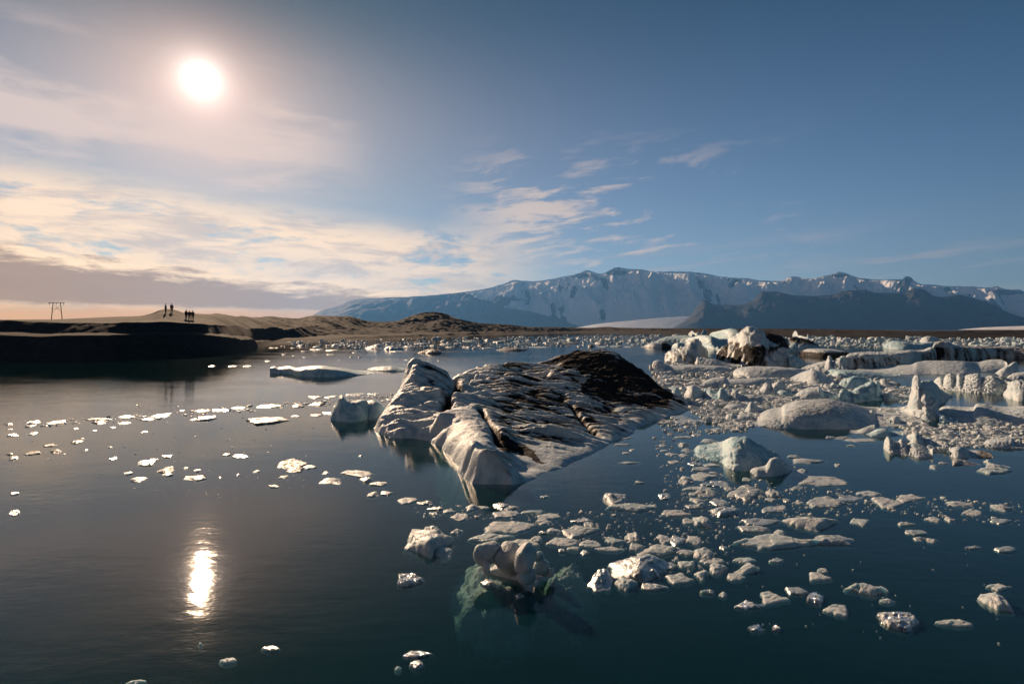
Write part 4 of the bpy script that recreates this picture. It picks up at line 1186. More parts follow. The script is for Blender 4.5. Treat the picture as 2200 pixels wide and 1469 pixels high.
# lower right
FL('b', 'slab', [
    (645, 325, 1052, 445, 'domed pile of grey ice with a speckled top, above the long log-like floe', 'mound'),
    (290, 455, 945, 566, 'long log-like floe with a rounded left end', 'bar'),
    (825, 452, 1115, 540, 'broken ridge of ice riding on the right end of the log-like floe', 'chunk'),
    (330, 348, 605, 406, 'flat floe directly above the log-like floe, left of the domed pile'),
    (300, 400, 515, 452, 'curved floe between the log-like floe and the flat floe above it', 'bar'),
    (540, 420, 628, 476, 'little block left below the domed pile', 'chunk'),
    (1075, 350, 1222, 412, 'bean-shaped floe right of the domed pile', 'slab'),
    (0, 295, 130, 418, 'steep pale wedge of ice left of a crumbly row, above the green-lit water', 'chunk'),
    (125, 262, 360, 345, 'crumbly row of ice lumps running right from the steep pale wedge', 'chunk'),
    (285, 120, 545, 246, 'big flat grey slab below the seal-shaped growler'),
    (490, 130, 592, 212, 'crooked ice stick right of the big flat grey slab', 'bar'),
    (735, 65, 1078, 140, 'rough plate of dirty ice right of the seal-shaped growler'),
    (1040, 775, 1338, 876, 'bright wedge-shaped floe with a pointed left tip, alone at lower right', 'mound'),
    (1240, 888, 1350, 926, 'two small ice beads joined together below the bright wedge', 'chunk'),
    (890, 925, 1066, 1020, 'leaf-shaped grey floe below and left of the bright wedge', 'slab'),
    (1312, 975, 1582, 1120, 'glassy tilted plate with bright spots, lowest large floe at right', 'clear'),
    (1635, 1030, 1882, 1085, 'faint curved sliver right of the glassy tilted plate', 'bar'),
    (470, 840, 662, 935, 'grey crumpled floe left of the leaf-shaped one', 'slab'),
    (265, 900, 478, 970, 'dark spiky floe with glints, left of the grey crumpled one', 'clear'),
    (620, 815, 772, 872, 'flat floe touching the upper right of the grey crumpled one', 'slab'),
    (770, 845, 902, 936, 'train of glinting bits trailing toward the leaf-shaped floe', 'clear'),
    (1990, 790, 2165, 846, 'flat grey plate above the dirty floe at the right edge', 'slab'),
    (2010, 840, 2200, 985, 'dirty ragged floe cut by the right edge, low in the picture', 'chunk'),
    (775, 715, 932, 776, 'pear-shaped floe alone on dark water below the log-like floe', 'slab'),
    (815, 690, 892, 725, 'thin stick of ice just above the pear-shaped floe', 'bar'),
    (355, 1065, 466, 1116, 'glinting curl of clear ice low in the picture, under the spiky floe', 'clear'),
    (515, 1070, 576, 1116, 'tiny glinting bead of ice right of the clear curl', 'clear'),
    (1432, 428, 1585, 470, 'slim floe with an upturned right tip, above two ovals', 'bar'),
    (1485, 470, 1570, 512, 'left one of the two oval floes under the upturned slim floe', 'chunk'),
    (1565, 485, 1656, 522, 'right one of the two oval floes under the upturned slim floe', 'chunk'),
    (255, 615, 416, 662, 'straight-edged bar of ice above the heaped floes, left of lower right', 'bar'),
    (490, 620, 596, 656, 'small rectangular bar of ice on open dark water, right of the other bar', 'bar'),
], 'x', 'x')
FL('b', 'slab', [(0, 40, 165, 90), (0, 130, 170, 206, None, 'chunk'), (120, 100, 245, 152), (110, 215, 235, 276), (0, 210, 70, 292, None, 'chunk'), (640, 135, 740, 166), (800, 200, 1076, 286), (950, 195, 1165, 246), (1110, 165, 1280, 212), (1270, 205, 1480, 290), (1400, 185, 1616, 252),
                 (1720, 235, 1900, 276, None, 'chunk'), (1825, 290, 1980, 342), (2050, 250, 2193, 312, None, 'chunk'), (455, 270, 635, 316), (1370, 375, 1490, 406), (1570, 340, 1685, 386), (1700, 340, 1770, 380), (2015, 355, 2170, 396),
                 (2040, 540, 2193, 586), (1820, 535, 1940, 566, None, 'clear'), (650, 236, 740, 266), (590, 220, 636, 250), (1290, 275, 1340, 296), (1650, 205, 1690, 224)],
   'flat floe pieces strung across the right', 'flat pale floe piece strung across the blue water below the growlers at right')
FL('b', 'chunk', [(0, 530, 150, 642), (30, 620, 200, 672, None, 'slab'), (110, 640, 240, 736), (0, 690, 105, 772), (270, 655, 456, 736), (215, 720, 346, 776, None, 'slab'), (-140, 560, 20, 610, None, 'slab'), (-120, 640, 0, 690, None, 'slab'),
                  (20, 830, 122, 866, None, 'bar'), (150, 845, 212, 886), (160, 530, 215, 572), (-60, 470, 60, 540, None, 'slab')],
   'heaped floes in the middle', 'blocky ice piece in the heap right of the tilted glassy slab')
# round the growlers
FL('7', 'slab', [(255, 60, 480, 110), (270, 95, 720, 168), (690, 45, 830, 102, None, 'chunk'), (880, 105, 1090, 172), (880, 165, 1085, 216), (685, 200, 835, 242), (480, 255, 610, 302), (330, 345, 460, 422, None, 'chunk'), (365, 425, 500, 482, None, 'chunk'),
                 (175, 480, 330, 522, None, 'bar'), (330, 480, 435, 532, None, 'chunk'), (590, 325, 800, 382, None, 'chunk'), (435, 590, 600, 632), (600, 600, 800, 642), (470, 635, 710, 692), (345, 740, 500, 802, None, 'chunk'), (500, 715, 790, 802, None, 'chunk'), (345, 795, 520, 832),
                 (570, 820, 750, 862), (740, 790, 900, 852, None, 'chunk'), (370, 860, 750, 912), (545, 880, 806, 982, None, 'chunk'), (440, 930, 550, 972), (470, 970, 640, 1062, None, 'chunk'), (400, 1060, 640, 1116), (720, 1000, 920, 1092), (145, 1120, 480, 1202, None, 'bar'),
                 (870, 940, 980, 992), (0, 1030, 80, 1112), (210, 565, 350, 612), (100, 385, 190, 420), (110, 450, 190, 472), (280, 295, 480, 325), (1050, 760, 1160, 812), (850, 860, 950, 915), (1210, 960, 1310, 1000), (1320, 985, 1440, 1040), (1430, 945, 1520, 985),
                 (1320, 1090, 1400, 1140), (1400, 1075, 1580, 1150), (1510, 1000, 1590, 1040), (-360, 300, -200, 330, None, 'bar'), (-420, 380, -210, 402, None, 'bar'), (-370, 580, -110, 612, None, 'bar'), (20, 285, 80, 330, None, 'chunk'), (-320, 470, -230, 500, None, 'chunk'), (-240, 440, -170, 466)],
   'thin floes beside the glassy growler', 'thin sunlit floe piece in the drift between the big iceberg and the glassy teal growler')
FL('7', 'slab', [(1548, 508, 1702, 542, 'slim floe right of the glassy teal growler'), (1650, 535, 2052, 610, 'smooth low hump of ice on open blue water right of the growlers', 'mound'), (2095, 600, 2172, 642, 'tiny round ice pebble at the right end of the low hump', 'chunk'),
                 (1690, 655, 1806, 715, 'small pale lump right of the seal-shaped growler', 'chunk'), (1610, 630, 1666, 662, 'ice speck between the seal-shaped growler and the small pale lump', 'chunk')], 'x', 'x')
FL('8', 'slab', [(1200, 615, 1322, 672, 'single oval floe under the knobbly ice cluster', 'chunk'), (1280, 580, 1400, 616, 'thin floe just above the single oval one', 'slab'), (1500, 540, 1830, 632, 'dirty scaly floe under the grey lump with the dark tail', 'chunk'),
                 (1820, 518, 1905, 612, 'upright pink-lit ice block on the dirty scaly floe', 'chunk'), (1850, 590, 2150, 662, 'heap of grey rubble ice right of the pink-lit block', 'chunk'), (1800, 635, 2210, 726, 'lowest dirty rubble floe of the group at the right edge', 'chunk'),
                 (105, 600, 182, 640, 'ice pebble on open blue water left of the knobbly cluster', 'chunk'), (230, 390, 332, 416, 'thin floe on blue water below the shark-fin shard', 'bar'), (245, 320, 600, 366, 'flat pink-edged floe under the shark-fin shard', 'slab')], 'x', 'x', dirt=.04)
FL('8', 'chunk', [(1110, 195, 1260, 262), (1340, 205, 1530, 262), (1680, 150, 1750, 206), (1820, 165, 1940, 212), (1300, 275, 1550, 342), (1540, 275, 1780, 322), (1900, 270, 2200, 312), (880, 225, 1020, 282), (1450, 150, 1520, 196), (1580, 162, 1640, 200), (1990, 190, 2060, 226), (700, 250, 860, 292), (1760, 225, 1960, 262), (1980, 320, 2200, 360),
                  (0, 290, 130, 322), (100, 295, 320, 336), (1530, 350, 1640, 396), (1640, 370, 1740, 400)],
   'lumps in the slush at right', 'sunlit ice lump in the slush below the dark-sided floe at the right edge')
# left water
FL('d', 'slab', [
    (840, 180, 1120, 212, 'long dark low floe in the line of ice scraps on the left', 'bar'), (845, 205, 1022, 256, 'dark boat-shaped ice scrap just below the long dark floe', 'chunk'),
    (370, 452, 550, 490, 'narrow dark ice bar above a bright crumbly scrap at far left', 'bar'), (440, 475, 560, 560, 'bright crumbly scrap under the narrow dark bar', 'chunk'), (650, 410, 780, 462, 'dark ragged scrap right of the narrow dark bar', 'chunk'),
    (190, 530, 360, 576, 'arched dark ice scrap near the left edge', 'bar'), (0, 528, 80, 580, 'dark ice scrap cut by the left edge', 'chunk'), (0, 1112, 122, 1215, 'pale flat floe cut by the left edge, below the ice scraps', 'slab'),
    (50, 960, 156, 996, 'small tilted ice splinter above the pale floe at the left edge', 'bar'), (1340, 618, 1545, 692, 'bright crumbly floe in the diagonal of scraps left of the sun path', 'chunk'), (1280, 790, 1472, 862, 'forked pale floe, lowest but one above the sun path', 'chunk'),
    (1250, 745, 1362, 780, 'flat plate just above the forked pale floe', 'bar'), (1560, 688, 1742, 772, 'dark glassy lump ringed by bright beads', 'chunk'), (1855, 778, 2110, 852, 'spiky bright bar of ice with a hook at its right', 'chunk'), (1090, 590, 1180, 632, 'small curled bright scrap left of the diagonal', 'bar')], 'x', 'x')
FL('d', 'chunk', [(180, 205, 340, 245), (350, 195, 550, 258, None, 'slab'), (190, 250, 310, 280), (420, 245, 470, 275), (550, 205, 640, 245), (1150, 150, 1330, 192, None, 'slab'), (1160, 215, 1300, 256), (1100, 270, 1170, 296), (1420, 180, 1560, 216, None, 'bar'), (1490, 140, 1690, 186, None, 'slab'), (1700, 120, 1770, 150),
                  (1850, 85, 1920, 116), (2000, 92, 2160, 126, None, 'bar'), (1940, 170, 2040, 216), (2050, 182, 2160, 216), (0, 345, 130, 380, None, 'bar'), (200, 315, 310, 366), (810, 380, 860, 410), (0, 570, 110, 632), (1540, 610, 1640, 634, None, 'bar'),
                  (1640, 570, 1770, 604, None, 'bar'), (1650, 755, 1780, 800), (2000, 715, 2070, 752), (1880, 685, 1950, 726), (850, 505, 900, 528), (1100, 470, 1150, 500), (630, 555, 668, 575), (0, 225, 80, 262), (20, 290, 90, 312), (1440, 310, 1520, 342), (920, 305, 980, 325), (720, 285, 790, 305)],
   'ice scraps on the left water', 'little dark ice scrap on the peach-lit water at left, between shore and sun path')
FL('c', 'chunk', [(1530, 1060, 1642, 1100, 'pale sliver of ice low on the left, right of the sun path', 'bar'), (1282, 1132, 1386, 1172, 'crumbly pale sliver below the sun path', 'bar'), (720, 1255, 840, 1300, 'arched ice bit cut by the bottom edge at left', 'chunk'), (1165, 1042, 1190, 1062, 'single bright ice bead right under the sun path', 'chunk')], 'x', 'x')
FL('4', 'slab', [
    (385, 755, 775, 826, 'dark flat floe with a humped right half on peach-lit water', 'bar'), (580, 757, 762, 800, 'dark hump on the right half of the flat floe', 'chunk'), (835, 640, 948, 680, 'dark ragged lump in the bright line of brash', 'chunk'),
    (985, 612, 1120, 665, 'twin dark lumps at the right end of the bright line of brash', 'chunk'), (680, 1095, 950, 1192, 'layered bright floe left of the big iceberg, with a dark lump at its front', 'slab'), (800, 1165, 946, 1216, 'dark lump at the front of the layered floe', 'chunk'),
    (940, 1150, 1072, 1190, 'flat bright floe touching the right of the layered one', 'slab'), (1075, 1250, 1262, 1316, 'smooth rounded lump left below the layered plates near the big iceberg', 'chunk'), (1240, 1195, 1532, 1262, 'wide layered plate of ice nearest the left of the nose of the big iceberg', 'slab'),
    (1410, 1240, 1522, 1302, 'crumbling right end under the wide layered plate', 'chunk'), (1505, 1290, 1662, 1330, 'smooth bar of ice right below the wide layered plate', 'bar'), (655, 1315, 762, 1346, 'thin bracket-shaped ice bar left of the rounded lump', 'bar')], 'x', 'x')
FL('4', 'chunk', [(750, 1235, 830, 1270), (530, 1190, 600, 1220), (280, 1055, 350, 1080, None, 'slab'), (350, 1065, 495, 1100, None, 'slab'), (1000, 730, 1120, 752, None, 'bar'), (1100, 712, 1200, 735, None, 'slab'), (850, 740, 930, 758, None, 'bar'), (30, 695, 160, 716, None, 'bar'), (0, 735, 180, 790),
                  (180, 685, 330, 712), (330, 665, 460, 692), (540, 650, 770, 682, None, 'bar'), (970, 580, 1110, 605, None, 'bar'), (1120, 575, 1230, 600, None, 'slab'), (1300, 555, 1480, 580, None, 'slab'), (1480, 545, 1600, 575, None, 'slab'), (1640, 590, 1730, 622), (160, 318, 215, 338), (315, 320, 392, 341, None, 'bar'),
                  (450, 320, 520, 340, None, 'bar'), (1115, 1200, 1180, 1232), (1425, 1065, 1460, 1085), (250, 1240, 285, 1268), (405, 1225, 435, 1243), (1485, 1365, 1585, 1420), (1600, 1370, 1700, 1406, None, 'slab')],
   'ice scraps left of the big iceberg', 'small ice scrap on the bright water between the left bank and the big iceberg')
# far ranks of little bergs under the hills
FL('f', 'chunk', [
    (1225, 178, 1450, 312, 'small peaked blue berg with a hollow, largest under the brown hills', 'chunk'), (1440, 212, 1690, 325, 'long rounded blue berg right of the small peaked one', 'mound'), (1830, 250, 2140, 365, 'long dark-based bluish berg in front of the far ranks', 'mound'), (2118, 158, 2195, 232, 'knob-headed little berg against the dome-shaped hill', 'chunk'),
    (650, 222, 745, 312, 'pale chunk in the far glinting ice left of the peaked berg', 'chunk'), (800, 280, 945, 332, 'flat glinting plate in the far ice left of the peaked berg', 'slab')], 'x', 'x', mat=M_FAR, cat='iceberg')
FL('f', 'chunk', [(490, 250, 560, 282), (540, 320, 592, 340), (315, 258, 345, 280), (355, 258, 382, 282), (330, 352, 372, 376), (440, 370, 482, 391), (555, 388, 602, 408), (1095, 375, 1130, 406), (1190, 375, 1226, 408), (120, 430, 192, 452), (170, 280, 240, 302), (250, 282, 290, 300), (425, 285, 470, 304), (800, 232, 880, 282),
                  (880, 232, 950, 272), (950, 245, 1110, 272), (820, 355, 910, 376), (1110, 338, 1190, 356), (1990, 228, 2080, 282), (1690, 240, 1800, 300), (1800, 215, 1990, 262), (1700, 425, 1760, 440), (2090, 425, 2120, 446), (970, 425, 1000, 440), (1510, 320, 1690, 345), (600, 300, 760, 322)],
   'glinting bits under the far hills', 'tiny glinting ice bit on the dark reflection of the far brown hills', mat=M_FAR)
FL('g', 'chunk', [
    (460, 138, 545, 192, 'small teal berg with a rounded head, left of the white swoosh', 'chunk'), (540, 150, 680, 212, 'low white swoosh of ice sloping up to a blue cap', 'bar'), (658, 133, 742, 192, 'blue dome-shaped berg at the right end of the white swoosh', 'chunk'), (565, 212, 895, 292, 'flat dark-blue berg in front of the white swoosh', 'mound'),
    (388, 195, 462, 252, 'square-ended blue block left of the flat dark-blue berg', 'chunk'), (1275, 108, 1375, 192, 'grey peaked berg on the far skyline', 'chunk'), (1370, 120, 1440, 170, 'grey round-topped berg beside the grey peaked one', 'chunk'), (1120, 180, 1452, 222, 'long thin dark floe below the grey peaked berg', 'bar'),
    (1488, 165, 1562, 252, 'upright blue berg right of the long thin dark floe', 'chunk'), (1665, 110, 1810, 192, 'blue berg with a thin spike on the far skyline', 'chunk'), (2025, 140, 2135, 192, 'teal rounded berg near the far shore left of the right-hand rank', 'chunk'), (2035, 205, 2185, 258, 'pale striped lens of ice over its reflection', 'slab')], 'x', 'x', mat=M_FAR, cat='iceberg')
FL('g', 'chunk', [(985, 140, 1032, 202)], 'x', 'single black dirt-covered berg among the far pale ones', mat=M_FAR, cat='iceberg', dirt=1.0)
FL('g', 'chunk', [(0, 195, 130, 232), (130, 190, 230, 222), (240, 165, 380, 202), (230, 215, 330, 262), (330, 225, 390, 272), (60, 230, 150, 262), (740, 165, 850, 202), (850, 150, 930, 192), (930, 195, 1010, 232), (1040, 175, 1120, 222), (900, 240, 1120, 262, None, 'slab'), (1200, 150, 1280, 190), (1440, 140, 1500, 182), (1560, 175, 1660, 222),
                  (1800, 165, 1880, 202), (1890, 140, 1950, 192), (1950, 150, 2020, 192), (2140, 160, 2200, 202), (1580, 225, 1720, 255, None, 'slab'), (1720, 215, 1850, 252), (1850, 225, 1960, 255, None, 'slab'), (430, 220, 560, 272, None, 'slab'), (1380, 215, 1440, 252), (1130, 140, 1190, 172), (800, 125, 860, 155)],
   'far rank behind the big iceberg', 'small far ice lump in the crowded rank along the far shore behind the big iceberg', mat=M_FAR)


# ------------------------------------------------------------------ the floe that carries rounded boulders of ice, its foot visible under water
def cluster():
    bx, by = cv('a', 960, 800)
    Y = gy(by)
    rt = tag(empty('boulder_floe', ((bx - CX) / F * Y, Y, 0)), 'floe topped with rounded ice boulders, its greenish foot showing under the water', 'ice floe')
    base_loc = np.array(rt.location)

    def boulder(x0, y0, x1, y1, z0, Yc, seed, name='ice_boulder', sq=1.0):
        px0, py0 = cv('a', x0, y0)
        px1, py1 = cv('a', x1, y1)
        Xc, Zc = xz((px0 + px1) / 2, (py0 + py1) / 2, Yc)
        rx = (px1 - px0) / 2 / F * Yc
        rz = (py1 - py0) / 2 / F * Yc
        u = np.linspace(0, 2 * np.pi, 32, endpoint=False)
        v = np.linspace(-np.pi / 2, np.pi / 2, 20)
        U, V = np.meshgrid(u, v, indexing='ij')
        p = np.stack([np.cos(V) * np.cos(U), np.cos(V) * np.sin(U), np.sin(V)], -1)
        rb = np.random.RandomState(seed * 7)
        nn = rb.normal(size=(15, 3))
        nn /= np.linalg.norm(nn, axis=1)[:, None]
        dd = rb.uniform(.78, 1.0, 15)
        dots = np.maximum((p[..., None, :] * nn).sum(-1), .05)
        rad = (((dots / dd) ** 9).sum(-1)) ** (-1 / 9)           # rounded many-faced block
        p = p * np.minimum(rad, 1.2)[..., None]
        p *= (1 + .08 * fbm(p * 1.6 + seed * 5, 3) + .03 * fbm(p * 5 + seed, 3))[..., None]
        p = p * np.array([rx, max(rx, rz) * .85 * sq, rz]) + np.array([Xc, Yc, Zc]) - base_loc
        return mesh_obj(name, p.reshape(-1, 3), grid_faces(32, 20, True), M_BOULDER, parent=rt, attrs={'dirt': np.zeros(p.shape[:2])})
    Yk = Y
    b1 = boulder(690, 518, 865, 665, 0, Yk + .30, 1)
    b1['label'] = 'dark-shaded round boulder at the left'
    boulder(735, 640, 800, 740, 0, Yk + .1, 2)
    boulder(820, 498, 1015, 712, 0, Yk + .35, 3)
    boulder(945, 532, 1105, 722, 0, Yk - .05, 4)
    boulder(1085, 578, 1150, 650, 0, Yk + .25, 5)
    boulder(1095, 638, 1200, 745, 0, Yk + .2, 6)
    boulder(1180, 690, 1225, 745, 0, Yk + .12, 7)
    boulder(960, 690, 1100, 790, 0, Yk - .12, 8)
    o = floe((735, 600, 1225, 800), 'a', 'mound', name='floe_top', seed=901, mat=M_BOULDER)
    for k in ('label', 'category'):
        if k in o: del o[k]
    o.parent = rt
    o.location = np.array(o.location) - base_loc

    def sunk(x0, y0, x1, y1, zt, seed, tilt):
        # submerged pale shelf, its top just under the surface
        p0, q0 = cv('a', x0, y0)
        p1, q1 = cv('a', x1, y1)
        Ya, Yb = (CH - zt) * F / (q1 - HZ), (CH - zt) * F / (q0 - HZ)
        n, m = 60, 26
        th = np.linspace(0, 2 * np.pi, n, endpoint=False)
        r = np.linspace(0, 1, m)
        T, Rr = np.meshgrid(th, r, indexing='ij')
        rr = Rr * (1 + .45 * fbm(np.stack([np.cos(T) * 1.6, np.sin(T) * 1.6, 0 * T + seed], -1), 4))
        Yc = (Ya + Yb) / 2
        X = ((p0 + p1) / 2 - CX) / F * Yc + rr * np.cos(T) * (p1 - p0) / 2 / F * Yc
        YY = Yc + rr * np.sin(T) * (Yb - Ya) / 2
        q = np.stack([X * 2.2, YY * 2.2, 0 * X + seed], -1)
        Z = zt + .22 * fbm(q, 4) + .14 * fbm(q * 2, 3, .5, ridged=True) - .45 * Rr ** 2.5 + tilt * (YY - Yc)
        Z = np.minimum(Z, -.025)
        P = np.stack([X, YY, Z], -1)
        bot = P[:, -1:] * 1.0
        bot[..., 2] -= .22
        cen = P.mean((0, 1))
        bot[..., :2] = cen[:2] + (bot[..., :2] - cen[:2]) * .9
        P = np.concatenate([P, bot], 1) - base_loc
        return mesh_obj('sunken_shelf', P.reshape(-1, 3), grid_faces(n, m + 1, True), M_SUNK, parent=rt, attrs={'dirt': np.zeros(P.shape[:2])})
    sunk(560, 560, 1150, 1060, -.10, 3.0, .12)
    sunk(1120, 640, 1520, 930, -.16, 6.0, .05)


M_SUNK = ice_mat('sunken_ice', (0.74, 0.72, 0.68, 1), (0.46, 0.48, 0.47, 1), .8, 0, .5, 5.0)
cluster()


# every small piece is told apart by its size and shape and by the named piece it floats next to
def name_pieces():
    cut = [',', ' with ', ' in ', ' on ', ' below', ' above', ' left', ' right', ' behind', ' beside', ' against', ' under', ' at ', ' alone', ' between', ' near', ' leaning',
           ' touching', ' stuck', ' cut', ' directly', ' just', ' running', ' sloping', ' over', ' riding', ' trailing', ' far ', ' ringed', ' joined', ' piled', ' along', ' among']
    for o in list(COL.objects):
        if o.get('label') and o.get('category') in ('iceberg', 'growler', 'ice floe', 'ice chunk') and not o.get('group') and o not in [l[0] for l in LANDMARKS]:
            p = o.location
            if p.y > 1:
                LANDMARKS.append((o, CX + p.x / p.y * F, HZ + CH / p.y * F, 60, '', ''))
    shorts = []
    for l in LANDMARKS:
        s_ = l[0]['label']
        k = min([s_.find(c) for c in cut if s_.find(c) > 8] + [len(s_)])
        shorts.append(s_[:k])
    ok = [i for i, s_ in enumerate(shorts) if shorts.count(s_) == 1 and 2 <= len(s_.split()) <= 5]
    made = {}
    for o, x, y, wpx, kind, crop in PIECES:
        if crop in ('f', 'g'):
            continue
        best = sorted(ok, key=lambda i: math.hypot(LANDMARKS[i][1] - x, 1.8 * (LANDMARKS[i][2] - y)))[0]
        ddx, ddy = x - LANDMARKS[best][1], 1.8 * (y - LANDMARKS[best][2])
        hor = 'left' if ddx < 0 else 'right'
        ver = 'behind' if ddy < 0 else 'in front'
        if abs(ddx) > 2.2 * abs(ddy):
            d = hor + ' of'
        elif abs(ddy) > 2.2 * abs(ddx):
            d = ver if ver == 'behind' else 'in front of'
        else:
            d = ver + ' and ' + hor + ' of'
        size = 'tiny' if wpx < 20 else 'small' if wpx < 45 else 'larger'
        shape = {'slab': 'flat floe', 'bar': 'narrow floe', 'chunk': 'ice lump', 'clear': 'glassy bit', 'mound': 'ice mound'}[kind]
        made.setdefault(('%s %s %s the %s' % (size, shape, d, shorts[best])).replace('the the', 'the'), []).append((math.hypot(ddx, ddy), o))
    order = ['nearest', 'second nearest', 'third nearest', 'fourth nearest', 'fifth nearest', 'sixth nearest', 'seventh nearest', 'eighth nearest', 'ninth nearest', 'tenth nearest']
    for text, lst in made.items():
        lst.sort(key=lambda a_: a_[0])
        for i, (dist, o) in enumerate(lst):
            o['label'] = text if len(lst) == 1 else '%s, %s' % (text, order[min(i, 9)])


name_pieces()


# ------------------------------------------------------------------ brash: crushed ice that nobody could count
def brash(polys, crop, count, wpx, label, seed, mat, flat=(.10, .30)):
    rs = np.random.RandomState(seed)
    pl = [[cv(crop, *p) for p in poly] for poly in polys]
    allp = np.array([p for q in pl for p in q])
    lo, hi = allp.min(0), allp.max(0)
    pts = []
    while len(pts) < count:
        c = lo + (hi - lo) * rs.rand(4000, 2)
        ok = np.zeros(len(c), bool)
        for q in pl:
            ok |= inpoly(c[:, 0], c[:, 1], q)
        clump = fbm(np.stack([c[:, 0] / 60, c[:, 1] / 18, 0 * c[:, 0] + seed], -1), 3)
        ok &= rs.rand(len(c)) < .25 + 1.3 * sstep(clump, -.2, .3)
        pts += list(c[ok])
    pts = np.array(pts[:count])
    n = 8
    th = np.linspace(0, 2 * np.pi, n, endpoint=False)
    Vs, Fs = [], []
    tri = []
    for i in range(n):
        j = (i + 1) % n
        tri += [(i, j, n + j, n + i), (n + i, n + j, 2 * n, 2 * n)]
    quads = np.array([t for t in tri if t[2] != t[3]])
    tris = np.array([t[:3] for t in tri if t[2] == t[3]])
    VV, TT = [], []
    k = 0
    for px, py in pts:
        Y = gy(py)
        wd = rs.uniform(*wpx) * (.6 + .8 * rs.rand() ** 2) / F * Y
        dp = wd * rs.uniform(.5, 1.3)
        h = wd * rs.uniform(*flat)
        X = (px - CX) / F * Y
        a = rs.rand() * 6.28
        r0 = rs.uniform(.65, 1.1, n)
        r1 = r0 * rs.uniform(.45, .9, n)
        bx = np.cos(th) * r0 * wd / 2
        byy = np.sin(th) * r0 * dp / 2
        tx = np.cos(th) * r1 * wd / 2
        ty = np.sin(th) * r1 * dp / 2
        ca, sa = math.cos(a), math.sin(a)
        z0 = np.full(n, -.02 - .3 * h)
        z1 = h * rs.uniform(.45, 1.0, n)
        x = np.concatenate([bx, tx, [rs.uniform(-.15, .15) * wd]])
        y = np.concatenate([byy, ty, [rs.uniform(-.15, .15) * dp]])
        z = np.concatenate([z0, z1, [h * rs.uniform(.7, 1.25)]])
        VV.append(np.stack([X + x * ca - y * sa, Y + x * sa + y * ca, z], 1))
        for i in range(n):
            j = (i + 1) % n
            TT += [(k + i, k + j, k + n + j), (k + i, k + n + j, k + n + i), (k + n + i, k + n + j, k + 2 * n)]
        k += 2 * n + 1
    V = np.concatenate(VV)
    org = np.array([V[:, 0].mean(), V[:, 1].mean(), 0])
    o = mesh_obj('brash_ice', V - org, np.array(TT), mat, attrs={'dirt': rs.rand(len(V)) * .15}, smooth=False)
    o.location = org
    return tag(o, label, 'brash ice', kind='stuff')


M_BRASH = ice_mat('brash', (0.66, 0.68, 0.68, 1), (0.40, 0.49, 0.53, 1), .6, 0, .4, 9.0)
brash([[(1400, 785), (1480, 775), (1700, 800), (1900, 815), (2000, 850), (1990, 880), (1880, 850), (1640, 880), (1600, 930), (1520, 905), (1450, 860), (1410, 820)]], '0', 5600, (5, 22), 'crushed ice between the bergs on the right', 1, M_BRASH)
brash([[(1395, 905), (1600, 890), (1620, 915), (1560, 930), (1440, 935)], [(1800, 885), (1990, 872), (2010, 915), (1860, 905)]], '0', 420, (5, 17), 'crushed ice at the feet of the domed floe', 2, M_BRASH)
brash([[(1930, 910), (2200, 912), (2210, 965), (2080, 960), (1960, 945)]], '0', 1200, (5, 21), 'slush field in front of the dark-sided floe', 3, M_BRASH)
brash([[(600, 730), (900, 727), (1200, 722), (1420, 719), (1420, 742), (1100, 746), (760, 750), (640, 745)]], '0', 1400, (3, 13), 'far brash along the foot of the hills', 4, M_FAR)
brash([[(1430, 721), (1700, 725), (1900, 728), (2260, 728), (2260, 746), (1950, 750), (1780, 745), (1500, 735)]], '0', 1500, (4, 20), 'far brash along the right-hand shore', 5, M_FAR, (.14, .38))
brash([[(0, 906), (200, 896), (440, 880), (640, 862), (830, 846), (860, 850), (850, 862), (660, 874), (440, 892), (230, 908), (60, 918)]], '0', 420, (3, 11), 'thin line of brash across the left water', 6, M_BRASH, (.08, .22))
brash([[(840, 1065), (1000, 1085), (1250, 1100), (1640, 1040), (1560, 1230), (1450, 1240), (1300, 1170), (1100, 1130), (900, 1110)]], '0', 520, (3, 12), 'loose crumbs of ice among the floes in the middle', 7, M_BRASH)
brash([[(1400, 930), (1500, 960), (1520, 1010), (1700, 1040), (2000, 1070), (2200, 1080), (2200, 1130), (1900, 1100), (1600, 1120), (1430, 1060)]], '0', 460, (3, 12), 'loose crumbs of ice on the blue water at right', 8, M_BRASH)
brash([[(0, 890), (700, 830), (800, 1020), (450, 1080), (0, 1000)], [(560, 740), (900, 760), (900, 775), (600, 785)]], '0', 150, (2, 6), 'scattered ice crumbs on the left water', 9, M_BRASH)
brash([[(1500, 1150), (2200, 1150), (2200, 1400), (1600, 1350)]], '0', 40, (2, 6), 'few ice crumbs on the dark water at lower right', 10, M_BRASH)


# ================================================================== people on the mound, power-line tower
def skin(name, verts, edges, radii, mat, parent, root=0, sub=2):
    me = bpy.data.meshes.new(name)
    me.from_pydata(verts, edges, [])
    o = bpy.data.objects.new(name, me)
    COL.objects.link(o)
    md = o.modifiers.new('skin', 'SKIN')
    md.use_smooth_shade = True
    for i, r in enumerate(radii):
        me.skin_vertices[0].data[i].radius = (r, r) if isinstance(r, (int, float)) else r
        me.skin_vertices[0].data[i].use_root = (i == root)
    o.modifiers.new('sub', 'SUBSURF').levels = sub
    o.modifiers['sub'].render_levels = sub
    me.materials.append(mat)
    o.parent = parent
    return o


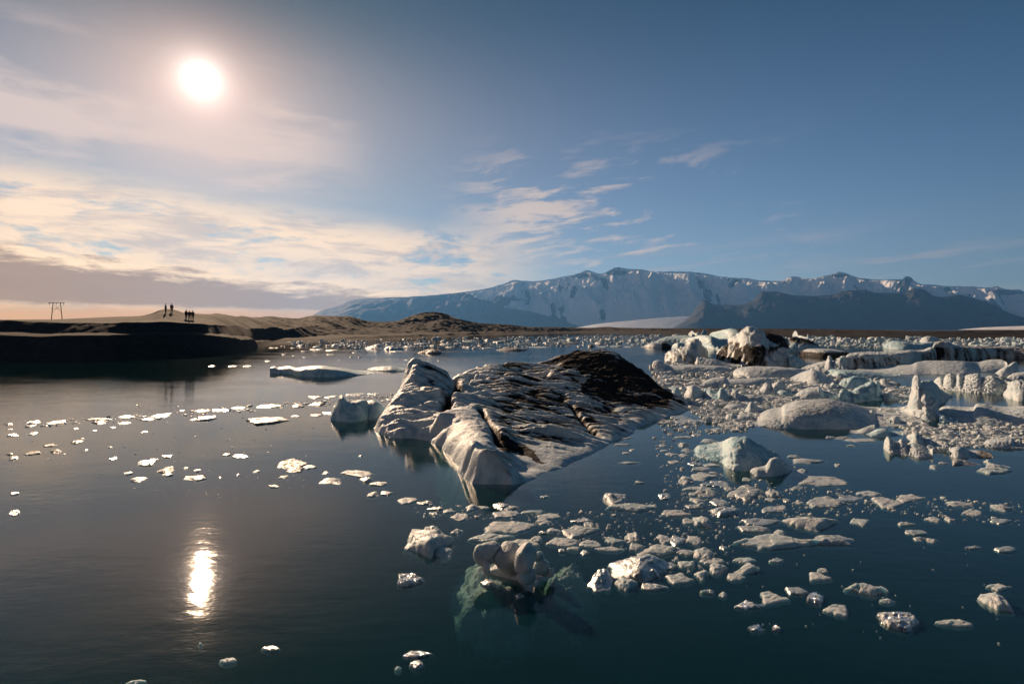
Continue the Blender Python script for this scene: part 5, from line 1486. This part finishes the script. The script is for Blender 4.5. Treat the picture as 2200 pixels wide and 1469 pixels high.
def person(px, Y, rz, jacket, trousers, label, hat, pose=0.0, h=1.74):
    X = (px - CX) / F * Y
    rt = tag(empty('person', (X, Y, stand_z(X, Y) - 0.01)), label, 'person')
    rt.rotation_euler = (0, 0, rz)
    s = h / 1.74
    S = lambda L: [(x * s, y * s, z * s) for x, y, z in L]
    a = .10 + pose
    V = S([(0, 0, .92), (0, 0, 1.10), (0, .01, 1.28), (0, .01, 1.42), (0, .0, 1.50), (0, -.01, 1.58), (0, -.02, 1.66), (0, -.01, 1.72),
           (.10, 0, .88), (.115, -.02 + pose * .3, .48), (.12, .02, .09), (.125, -.13, .03),
           (-.10, 0, .88), (-.115, -.02 - pose * .3, .48), (-.12, .02, .09), (-.125, -.13, .03),
           (.19, .01, 1.40), (.25, .03, 1.14), (.25, -.05 - pose, .92), (.25, -.08 - pose, .83),
           (-.19, .01, 1.40), (-.25, .03, 1.14), (-.25, -.05, .92), (-.25, -.08, .83)])
    E = [(0, 1), (1, 2), (2, 3), (3, 4), (4, 5), (5, 6), (6, 7), (0, 8), (8, 9), (9, 10), (10, 11), (0, 12), (12, 13), (13, 14), (14, 15),
         (3, 16), (16, 17), (17, 18), (18, 19), (3, 20), (20, 21), (21, 22), (22, 23)]
    Rd = [.14, .13, .15, .12, .055, .085, .10, .06, .095, .065, .045, .04, .095, .065, .045, .04, .062, .048, .038, .035, .062, .048, .038, .035]
    skin('body', V, E, [r * s for r in Rd], M_SKIN, rt)
    jm = [0, 1, 2, 3, 16, 17, 18, 20, 21, 22]
    idx = {v: i for i, v in enumerate(jm)}
    skin('jacket', [V[i] for i in jm], [(idx[p], idx[q]) for p, q in E if p in idx and q in idx], [(Rd[i] + .03) * s for i in jm], jacket, rt)
    tm = [0, 8, 9, 10, 12, 13, 14]
    idx = {v: i for i, v in enumerate(tm)}
    skin('trousers', [V[i] for i in tm], [(idx[p], idx[q]) for p, q in E if p in idx and q in idx], [(Rd[i] + .022) * s for i in tm], trousers, rt)
    skin(hat, S([(0, .02, 1.64), (0, .01, 1.72), (0, .01, 1.76)]), [(0, 1), (1, 2)], [.105 * s, .10 * s, .05 * s], M_HAT, rt)
    return rt


M_SKIN = simple_mat('skin', (0.35, 0.20, 0.14, 1), (0.42, 0.26, 0.19, 1), 8, .6, .1)
M_HAT = simple_mat('wool', (0.015, 0.015, 0.018, 1), (0.03, 0.028, 0.03, 1), 20, .9)
M_JA = simple_mat('dark_jacket', (0.012, 0.014, 0.02, 1), (0.022, 0.024, 0.03, 1), 6, .8)
M_JB = simple_mat('brown_jacket', (0.035, 0.020, 0.014, 1), (0.05, 0.03, 0.02, 1), 6, .8)
M_TR = simple_mat('dark_trousers', (0.012, 0.012, 0.014, 1), (0.02, 0.02, 0.022, 1), 6, .9)
person(356, 98, 2.4, M_JA, M_TR, 'leftmost person, in dark clothes, standing on the left side of the mound', 'hat', 0.05, 1.62)
person(369, 100, 3.4, M_JB, M_TR, 'person standing on top of the mound, highest of the five', 'hair', 0.0, 1.6)
person(400, 97, 2.9, M_JA, M_TR, 'person in dark clothes, left one of the three standing close together', 'hat', 0.08, 1.64)
person(407, 96.5, 3.3, M_JA, M_TR, 'person in dark clothes, middle one of the three standing close together', 'hat', 0.0, 1.6)
person(414, 97.5, 3.8, M_JB, M_TR, 'person in dark clothes, right one of the three standing close together', 'hair', 0.04, 1.66)


def pylon():
    px, Y = 122, 330.0
    g0 = CH - (688 - HZ) / F * Y - 1.0
    X = (px - CX) / F * Y
    k = Y / F
    rt = tag(empty('transmission_tower', (X, Y, g0)), 'two-legged wooden power-line tower standing on the left skyline', 'pylon')
    zt = CH - (649.5 - HZ) * k - g0
    m = simple_mat('weathered_wood', (0.05, 0.042, 0.036, 1), (0.08, 0.068, 0.058, 1), 3, .9)
    gm = simple_mat('porcelain', (0.35, 0.33, 0.30, 1), (0.5, 0.48, 0.45, 1), 4, .3)

    def bar(name, p, q, r, mat=m, sides=8):
        p, q = Vector(p), Vector(q)
        d = (q - p).normalized()
        u = d.orthogonal().normalized()
        v = d.cross(u)
        th = [2 * math.pi * i / sides for i in range(sides)]
        V = [p + (u * math.cos(t) + v * math.sin(t)) * r for t in th] + [q + (u * math.cos(t) + v * math.sin(t)) * r * .8 for t in th]
        V += [p, q]
        Fc = []
        for i in range(sides):
            j = (i + 1) % sides
            Fc += [(i, j, sides + j), (i, sides + j, sides + i), (j, i, 2 * sides), (sides + i, sides + j, 2 * sides + 1)]
        return mesh_obj(name, [tuple(x) for x in V], Fc, mat, parent=rt)
    xa, xb = (109.5 - px) * k, (134.5 - px) * k
    ta, tb = (114 - px) * k, (130 - px) * k
    bar('leg', (xa, 0, -1), (ta, 0, zt), .22)
    bar('leg', (xb, 0, -1), (tb, 0, zt), .22)
    bar('crossarm', ((105 - px) * k, -.2, zt - .2), ((139 - px) * k, -.2, zt - .2), .20)
    bar('crossarm', ((110 - px) * k, 0, zt - 3.6), ((132 - px) * k, 0, zt - 3.6), .09)
    bar('brace', (ta - .2, .15, zt - .6), (tb + .5, .15, zt - 5.8), .07)
    bar('brace', (tb + .2, .2, zt - .6), (ta - .5, .2, zt - 5.8), .07)
    for x in (106.5, 122, 137.5):
        bar('insulator', ((x - px) * k, -.2, zt - .4), ((x - px) * k, -.2, zt - 1.7), .16, gm)


pylon()
